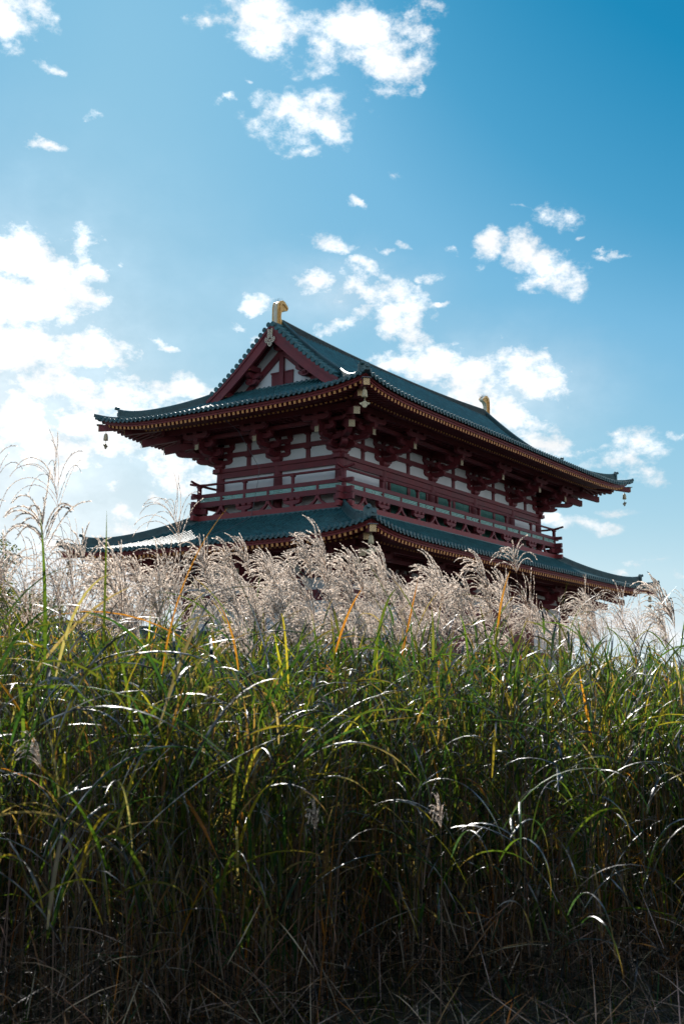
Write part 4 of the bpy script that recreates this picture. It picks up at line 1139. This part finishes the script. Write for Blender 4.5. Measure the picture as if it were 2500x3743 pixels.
# ================================================================== PLUMED STALKS
M_PLUME = mat_leafy('silver_plume', None, None, (1.15, 1.08, 1.02), .5, .68, use_attr=True)
def plume_mesh(seed, nr, size, lean, openness, name='plume', thin=False):
    """racemes fanning from a short axis that leans, each drooping over with silky hairs; root at origin"""
    rg = np.random.default_rng(seed); gk = rg.uniform(.7, 1.25); wk = rg.uniform(.3, 1.6)
    V, Q, C = [], [], []
    def quad(a, b, c, d, col):
        o = len(V); V.extend([a, b, c, d]); Q.append((o, o+1, o+2, o+3)); C.extend([col]*4)
    ax_len = size*.42
    wind = np.array((-1., .0, 0))
    for i in range(nr):
        f = (i+.5)/nr
        ph = i*2.399+rg.uniform(-.3, .3)
        base = np.array((lean*ax_len*f*f*-1., 0, ax_len*f)) 
        out = np.array((math.cos(ph), math.sin(ph)*.8, 0)); out = out*(1-.55*openness) + wind*(.55*openness+.12)
        L = size*rg.uniform(.62, .95)*(1.0-.25*f); nseg = 11
        p = base.copy(); dirv = out*(.55-.22*f) + np.array((0, 0, 1.)); dirv /= np.linalg.norm(dirv)
        g = rg.uniform(.12, .30)*(1.15-.2*f)*(.6+.6*np.linalg.norm(out))*gk
        ds = L/nseg; prev = p; pts = [p.copy()]
        for k in range(nseg):
            dirv = dirv + np.array((0, 0, -g*(.25+1.1*k/nseg))) + wind*.035*wk; dirv /= np.linalg.norm(dirv)
            p = p + dirv*ds; pts.append(p.copy())
        pts = np.array(pts)
        shade = rg.uniform(.8, 1.1)
        ccore = np.array((.42, .31, .24))*shade; chair = np.array((.95, .87, .79))*shade
        for k in range(nseg):
            a, b = pts[k], pts[k+1]; t = (b-a)/np.linalg.norm(b-a)
            sd = np.cross(t, (0, 0, 1)); nn = np.linalg.norm(sd); sd = sd/nn if nn > 1e-3 else np.array((1, 0, 0)); up = np.cross(sd, t)
            w = .0011
            quad(a-sd*w, a+sd*w, b+sd*w, b-sd*w, ccore); quad(a-up*w, a+up*w, b+up*w, b-up*w, ccore)
            if k < 1: continue
            m_ = 3 if thin else 5
            for j in range(m_):
                q = a + (b-a)*(j+rg.uniform(0, .8))/m_
                th = rg.uniform(0, 6.28); rad = sd*math.cos(th)+up*math.sin(th)
                hl = rg.uniform(.011, .018)
                tip = q + t*hl + rad*hl*.22; wv = np.cross(t, rad)*(.0018 if thin else .0033 if k < nseg-1 else .0022)
                quad(q-wv*.5, q+wv*.5, tip+wv, tip-wv, chair*rg.uniform(.85, 1.05))
    V = np.array(V); me_o = npmesh(name, V, np.array(Q), M_PLUME, np.array(C), smooth=False)
    return me_o
# prototypes: (stem mesh, plume mesh) share a curved stem that ends where the plume starts
def stem_mesh(seed, H, bend):
    rg = np.random.default_rng(seed); t = np.linspace(0, 1, 13)
    path = np.stack([-bend*t**3.2, rg.normal(0, .03)*t*t, H*t], 1)
    k = 5; V = []; Q = []; th = np.arange(k)*2*np.pi/k
    for i, p in enumerate(path):
        r = .0032*(1-.6*t[i])
        for a in th: V.append(p + np.array((math.cos(a)*r, math.sin(a)*r, 0)))
    for i in range(12):
        for j in range(k): Q.append((i*k+j, i*k+(j+1) % k, (i+1)*k+(j+1) % k, (i+1)*k+j))
    col = np.tile(np.array((.16, .11, .085)), (len(V), 1))
    o = npmesh('stem', np.array(V), np.array(Q), M_STEM, col)
    return o, path[-1]
protos = []
for i in range(21):
    kind = ['full', 'full', 'full', 'open', 'open', 'fan', 'full'][i % 7]
    nr = dict(full=18, open=14, fan=14)[kind]+i % 3; size = dict(full=.32, open=.40, fan=.27)[kind]; op = dict(full=.75, open=.25, fan=.1)[kind]
    st_o, tip = stem_mesh(100+i, 2.3, .10+.05*(i % 4))
    pl = plume_mesh(200+i, nr, size*(.9+.05*(i % 5)), .5 if kind == 'full' else .2, op, thin=(kind == 'open'))
    protos.append((st_o, pl, tip, kind))
used = [False]*len(protos)
RZ = math.atan2(RT[1], RT[0])
GROUP = 'plumed grass stalks standing above the reeds'
def stalk(d, s, top, pi, rz, label, tilt=(0, 0)):
    """top = height of the stem's end; the plume arches above it"""
    st_o, pl, tip, kind = protos[pi]
    root = empty('pampas_stalk', tuple(G(d, s))); root['category'] = 'grass stalk'; root['label'] = label; root['group'] = GROUP
    sc = top/2.3
    if used[pi]: a = st_o.copy(); b = pl.copy(); COL.objects.link(a); COL.objects.link(b)
    else: a, b = st_o, pl; used[pi] = True
    a.parent = root; b.parent = root; a.scale = (1, 1, sc); b.location = (tip[0], tip[1], tip[2]*sc)
    root.rotation_euler = (tilt[0], tilt[1], RZ+rz)
    return root, b
# where the stalks stand: (zone share, across-field angle range u=s/d, distance range, stem-top height, kinds, label)
ZONES = [
 (22, (-.31, -.20), (5.4, 7.5), (1.95, 2.38), 'oof', 'tall airy plume arching against the sky at left, among the stalks beside the dark tree'),
 (38, (-.205, -.10), (6.2, 9.5), (1.9, 2.34), 'ooffF', 'pale feathery plume over the left wing of the lower roof'),
 (88, (-.11, .04), (7.5, 12.0), (1.85, 2.48), 'F', 'silvery plume in the dense band below the near corner of the lower roof'),
 (84, (.03, .155), (8.5, 12.5), (1.82, 2.44), 'F', 'silvery drooping plume in the dense band before the front of the lower roof'),
 (42, (.15, .31), (8.5, 12.5), (1.85, 2.25), 'oF', 'fine brownish plume against the sky right of the gate'),
]
idx = {'F': [i for i, p in enumerate(protos) if p[3] == 'full'], 'o': [i for i, p in enumerate(protos) if p[3] == 'open'], 'f': [i for i, p in enumerate(protos) if p[3] == 'fan']}
for cnt, (u0, u1), (d0, d1), (h0, h1), kinds, lab in ZONES:
    for _ in range(cnt):
        d = math.sqrt(rng.uniform(d0**2, d1**2)); u = rng.uniform(u0, u1); s = u*d
        if d < front_d(np.array([s]))[0]: d = front_d(np.array([s]))[0]+rng.uniform(.05, .6); s = u*d
        k = kinds[rng.integers(0, len(kinds))]; pi = int(rng.choice(idx[k]))
        h = rng.uniform(h0, h1) + .03*(d-8)
        root, b = stalk(d, s, h, pi, float(rng.normal(0, .45)), lab, (float(rng.normal(0, .03)), float(rng.normal(0, .035))))
        q = float(rng.uniform(.85, 1.28)); b.scale = (q, q, q)
# a few stalks that stand out on their own
HERO = [
 (8.2, .170, 2.50, 'f', .2, 'lone plume with an open upright fan overlapping the tiles right of the near corner'),
 (6.3, -.212, 2.62, 'o', .0, 'tallest wide-spreading airy plume against the sky at left'),
 (5.6, -.275, 2.50, 'o', -.2, 'one-sided arching plume at the far left edge against blue sky'),
 (7.2, -.108, 2.55, 'o', .1, 'tall thin arching plume in front of the cloud left of the balcony'),
 (7.8, -.080, 2.38, 'F', .0, 'rounded nodding plume on its own in front of the lower left eave'),
 (5.5, .085, 1.02, 'F', 1.2, 'small drooping plume low in the shaded reeds right of centre'),
 (5.7, -.02, .98, 'F', 1.3, 'thin hanging plume low in the dark reeds at centre'),
 (5.2, -.235, 1.28, 'F', .4, 'brownish out-of-focus plume at the left edge below the leaves'),
]
for d, u, h, k, rz, lab in HERO:
    root, b = stalk(d, u*d, h, idx[k][0], rz, lab); 
    if h > 2: b.scale = (1.15, 1.15, 1.15)
    else: b.scale = (.65, .65, .65)

# ================================================================== SKY
w = bpy.data.worlds.new('World'); SC.world = w; w.use_nodes = True
N, L = w.node_tree.nodes, w.node_tree.links
bg = N['Background']; bg.inputs['Strength'].default_value = 0.1
sky = N.new('ShaderNodeTexSky'); sky.sky_type = 'NISHITA'; sky.sun_disc = False
sky.sun_elevation = SUN_EL; sky.sun_rotation = SUN_AZ; sky.altitude = 100; sky.air_density = 1.0; sky.dust_density = .09; sky.ozone_density = 1.5
def M(op, a, b=None, c=None):
    n = N.new('ShaderNodeMath'); n.operation = op
    for i, q in enumerate((a, b, c)):
        if q is None: continue
        if isinstance(q, (int, float)): n.inputs[i].default_value = q
        else: L.new(q, n.inputs[i])
    return n.outputs[0]
sp = N.new('ShaderNodeSeparateColor'); L.new(sky.outputs[0], sp.inputs[0])
# grade of the physical sky: its own brightness drives a deep azure to pale horizon scale
rp = N.new('ShaderNodeValToRGB'); L.new(M('MULTIPLY', sp.outputs[0], .08), rp.inputs['Fac'])
els = rp.color_ramp.elements
GRADE = [(0.08, (.006, .12, .30)), (.16, (.0137, .254, .497)), (.20, (.075, .36, .62)), (.236, (.188, .491, .745)), (.27, (.24, .54, .765)), (.315, (.32, .61, .795)), (.40, (.43, .69, .83)), (.50, (.58, .79, .88)), (.66, (.70, .84, .90))]
els[0].position = GRADE[0][0]; els[0].color = (*GRADE[0][1], 1); els[1].position = GRADE[-1][0]; els[1].color = (*GRADE[-1][1], 1)
for pz, cz in GRADE[1:-1]:
    e_ = els.new(pz); e_.color = (*cz, 1)
cb = N.new('ShaderNodeVectorMath'); cb.operation = 'SCALE'; L.new(rp.outputs['Color'], cb.inputs[0]); cb.inputs['Scale'].default_value = 10.0/2**EXPO
tc = N.new('ShaderNodeTexCoord'); dirv = tc.outputs['Generated']
sx = N.new('ShaderNodeSeparateXYZ'); L.new(dirv, sx.inputs[0])
az = M('SUBTRACT', M('ARCTAN2', sx.outputs[0], sx.outputs[1]), .963)
el = M('ARCSINE', sx.outputs[2])
qx = M('MULTIPLY', az, M('COSINE', el))
q = N.new('ShaderNodeCombineXYZ'); L.new(qx, q.inputs[0]); L.new(el, q.inputs[1])
# ragged edges: shift the lookup with noise in the sky's own directions
def noise(scale, det, rough=.55, vec=dirv, off=0., stretch=(1, 1, 1)):
    mp = N.new('ShaderNodeMapping'); mp.inputs['Location'].default_value = (off, off*1.3, -off); mp.inputs['Scale'].default_value = stretch; L.new(vec, mp.inputs['Vector'])
    n = N.new('ShaderNodeTexNoise'); n.inputs['Scale'].default_value = scale; n.inputs['Detail'].default_value = det; n.inputs['Roughness'].default_value = rough
    L.new(mp.outputs[0], n.inputs['Vector']); return n
STR = (1, 1, 1.5)
wn = noise(16, 6, .6, off=3.1, stretch=STR)
vm = N.new('ShaderNodeVectorMath'); vm.operation = 'SUBTRACT'; L.new(wn.outputs['Color'], vm.inputs[0]); vm.inputs[1].default_value = (.5, .5, .5)
vs = N.new('ShaderNodeVectorMath'); vs.operation = 'MULTIPLY_ADD'; L.new(vm.outputs[0], vs.inputs[0]); vs.inputs[1].default_value = (.062, .045, 0); L.new(q.outputs[0], vs.inputs[2])
field = None
for (a, e, ra, re, ro, st) in CL:
    mp = N.new('ShaderNodeMapping'); mp.vector_type = 'TEXTURE'
    mp.inputs['Location'].default_value = ((a-.963)*math.cos(e), e, 0); mp.inputs['Rotation'].default_value = (0, 0, ro); mp.inputs['Scale'].default_value = (ra*1.62, re*1.62, 1)
    L.new(vs.outputs[0], mp.inputs['Vector'])
    g = N.new('ShaderNodeTexGradient'); g.gradient_type = 'SPHERICAL'; L.new(mp.outputs[0], g.inputs[0])
    v_ = M('MULTIPLY', g.outputs['Fac'], st)
    field = v_ if field is None else M('MAXIMUM', field, v_)
# broken cloud added out of view, for brighter and more neutral fill light
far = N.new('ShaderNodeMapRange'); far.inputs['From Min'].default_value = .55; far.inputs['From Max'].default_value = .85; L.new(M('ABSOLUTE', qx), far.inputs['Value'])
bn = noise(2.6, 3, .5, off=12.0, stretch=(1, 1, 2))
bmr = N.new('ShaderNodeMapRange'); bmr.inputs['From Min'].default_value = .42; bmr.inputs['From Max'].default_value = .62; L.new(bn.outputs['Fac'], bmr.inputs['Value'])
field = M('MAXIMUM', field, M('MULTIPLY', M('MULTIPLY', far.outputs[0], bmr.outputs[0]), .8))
fn = noise(27, 10, .66, off=1.7, stretch=STR)
fz = M('SUBTRACT', fn.outputs['Fac'], .5)
amp = M('MINIMUM', M('MULTIPLY', field, 5.0), 1.0)
dens = M('ADD', M('SUBTRACT', M('MULTIPLY', field, 1.30), .42), M('MULTIPLY', M('MULTIPLY', fz, 3.9), amp))
mr = N.new('ShaderNodeMapRange'); mr.interpolation_type = 'SMOOTHSTEP'; mr.inputs['From Min'].default_value = -.28; mr.inputs['From Max'].default_value = .86
L.new(dens, mr.inputs['Value'])
# thin bright haze low at the sunward side and faint veils round the cloud banks
vl = None
for (a, e, ra, re, st) in VEILS:
    mp = N.new('ShaderNodeMapping'); mp.vector_type = 'TEXTURE'
    mp.inputs['Location'].default_value = ((a-.963)*math.cos(e), e, 0); mp.inputs['Scale'].default_value = (ra, re, 1)
    L.new(vs.outputs[0], mp.inputs['Vector'])
    g = N.new('ShaderNodeTexGradient'); g.gradient_type = 'QUADRATIC_SPHERE'; L.new(mp.outputs[0], g.inputs[0])
    v_ = M('MULTIPLY', g.outputs['Fac'], st); vl = v_ if vl is None else M('ADD', vl, v_)
alpha = M('MAXIMUM', mr.outputs[0], M('MINIMUM', vl, .6))
# cloud brightness: thicker parts a little greyer
sh = noise(22, 5, .6, off=9.2, stretch=STR)
# relief: compare with the same noise a little way towards the sun
mps = N.new('ShaderNodeVectorMath'); mps.operation = 'ADD'; L.new(dirv, mps.inputs[0]); mps.inputs[1].default_value = (-.012, .004, .020)
sh2 = noise(22, 5, .6, vec=mps.outputs[0], off=9.2, stretch=STR)
rel = M('MULTIPLY', M('SUBTRACT', sh.outputs['Fac'], sh2.outputs['Fac']), 1.1)
thick = N.new('ShaderNodeMapRange'); thick.inputs['From Min'].default_value = -.12; thick.inputs['From Max'].default_value = .30; thick.inputs['To Min'].default_value = .80; thick.inputs['To Max'].default_value = 1.10
L.new(M('ADD', rel, M('MULTIPLY', M('SUBTRACT', .5, sh.outputs['Fac']), .6)), thick.inputs['Value'])
# nearer the sun the clouds are brighter
sd = N.new('ShaderNodeVectorMath'); sd.operation = 'DOT_PRODUCT'; L.new(dirv, sd.inputs[0])
SUND = (math.sin(SUN_AZ)*math.cos(SUN_EL), math.cos(SUN_AZ)*math.cos(SUN_EL), math.sin(SUN_EL)); sd.inputs[1].default_value = SUND
glow = N.new('ShaderNodeMapRange'); glow.inputs['From Min'].default_value = .70; glow.inputs['From Max'].default_value = 1.0; glow.inputs['To Min'].default_value = CLOUD_LO/2**EXPO; glow.inputs['To Max'].default_value = CLOUD_HI/2**EXPO
L.new(sd.outputs['Value'], glow.inputs['Value'])
cbv = M('MULTIPLY', M('MULTIPLY', thick.outputs[0], glow.outputs[0]), M('MULTIPLY_ADD', far.outputs[0], 1.3, 1.0))  # the added unseen clouds are brightened as fill for the shaded facade
cc = N.new('ShaderNodeVectorMath'); cc.operation = 'SCALE'; cc.inputs[0].default_value = (.965, .985, 1.0); L.new(cbv, cc.inputs['Scale'])
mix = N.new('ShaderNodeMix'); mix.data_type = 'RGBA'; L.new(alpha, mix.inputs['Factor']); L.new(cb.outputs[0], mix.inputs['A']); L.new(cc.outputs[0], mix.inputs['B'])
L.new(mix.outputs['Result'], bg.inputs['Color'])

sun = bpy.data.lights.new('sun', 'SUN'); sun.energy = SUN_E; sun.angle = R_(.5); sun.color = (1, .95, .88)
so = bpy.data.objects.new('sun', sun); COL.objects.link(so)
import mathutils
so.rotation_euler = mathutils.Vector(SUND).to_track_quat('Z', 'Y').to_euler(); so.location = (0, 0, 60)

# ================================================================== CAMERA
cam = bpy.data.cameras.new('camera'); co = bpy.data.objects.new('camera', cam); COL.objects.link(co)
cam.sensor_fit = 'VERTICAL'; cam.sensor_height = 36.0; cam.lens = 4197.25/3743*36.0
cam.clip_start = .05; cam.clip_end = 4000
f = np.array((-math.sin(YAW)*math.cos(PITCH), math.cos(YAW)*math.cos(PITCH), math.sin(PITCH)))
r = np.array((math.cos(YAW), math.sin(YAW), 0)); u = np.cross(r, f)
r2 = r*math.cos(ROLL)+u*math.sin(ROLL); u2 = -r*math.sin(ROLL)+u*math.cos(ROLL)
Mx = mathutils.Matrix(((r2[0], u2[0], -f[0], CAM[0]), (r2[1], u2[1], -f[1], CAM[1]), (r2[2], u2[2], -f[2], CAM[2]), (0, 0, 0, 1)))
co.matrix_world = Mx
cam.dof.use_dof = True; cam.dof.focus_distance = 17; cam.dof.aperture_fstop = 5.6
SC.camera = co
w.cycles.sampling_method = 'MANUAL'; w.cycles.sample_map_resolution = 512
SC.view_settings.view_transform = 'Standard'; SC.view_settings.look = 'None'; SC.view_settings.gamma = 1; SC.view_settings.exposure = EXPO
SC.cycles.max_bounces = 6; SC.cycles.diffuse_bounces = 3; SC.cycles.glossy_bounces = 2; SC.cycles.transmission_bounces = 3
SC.cycles.use_denoising = True
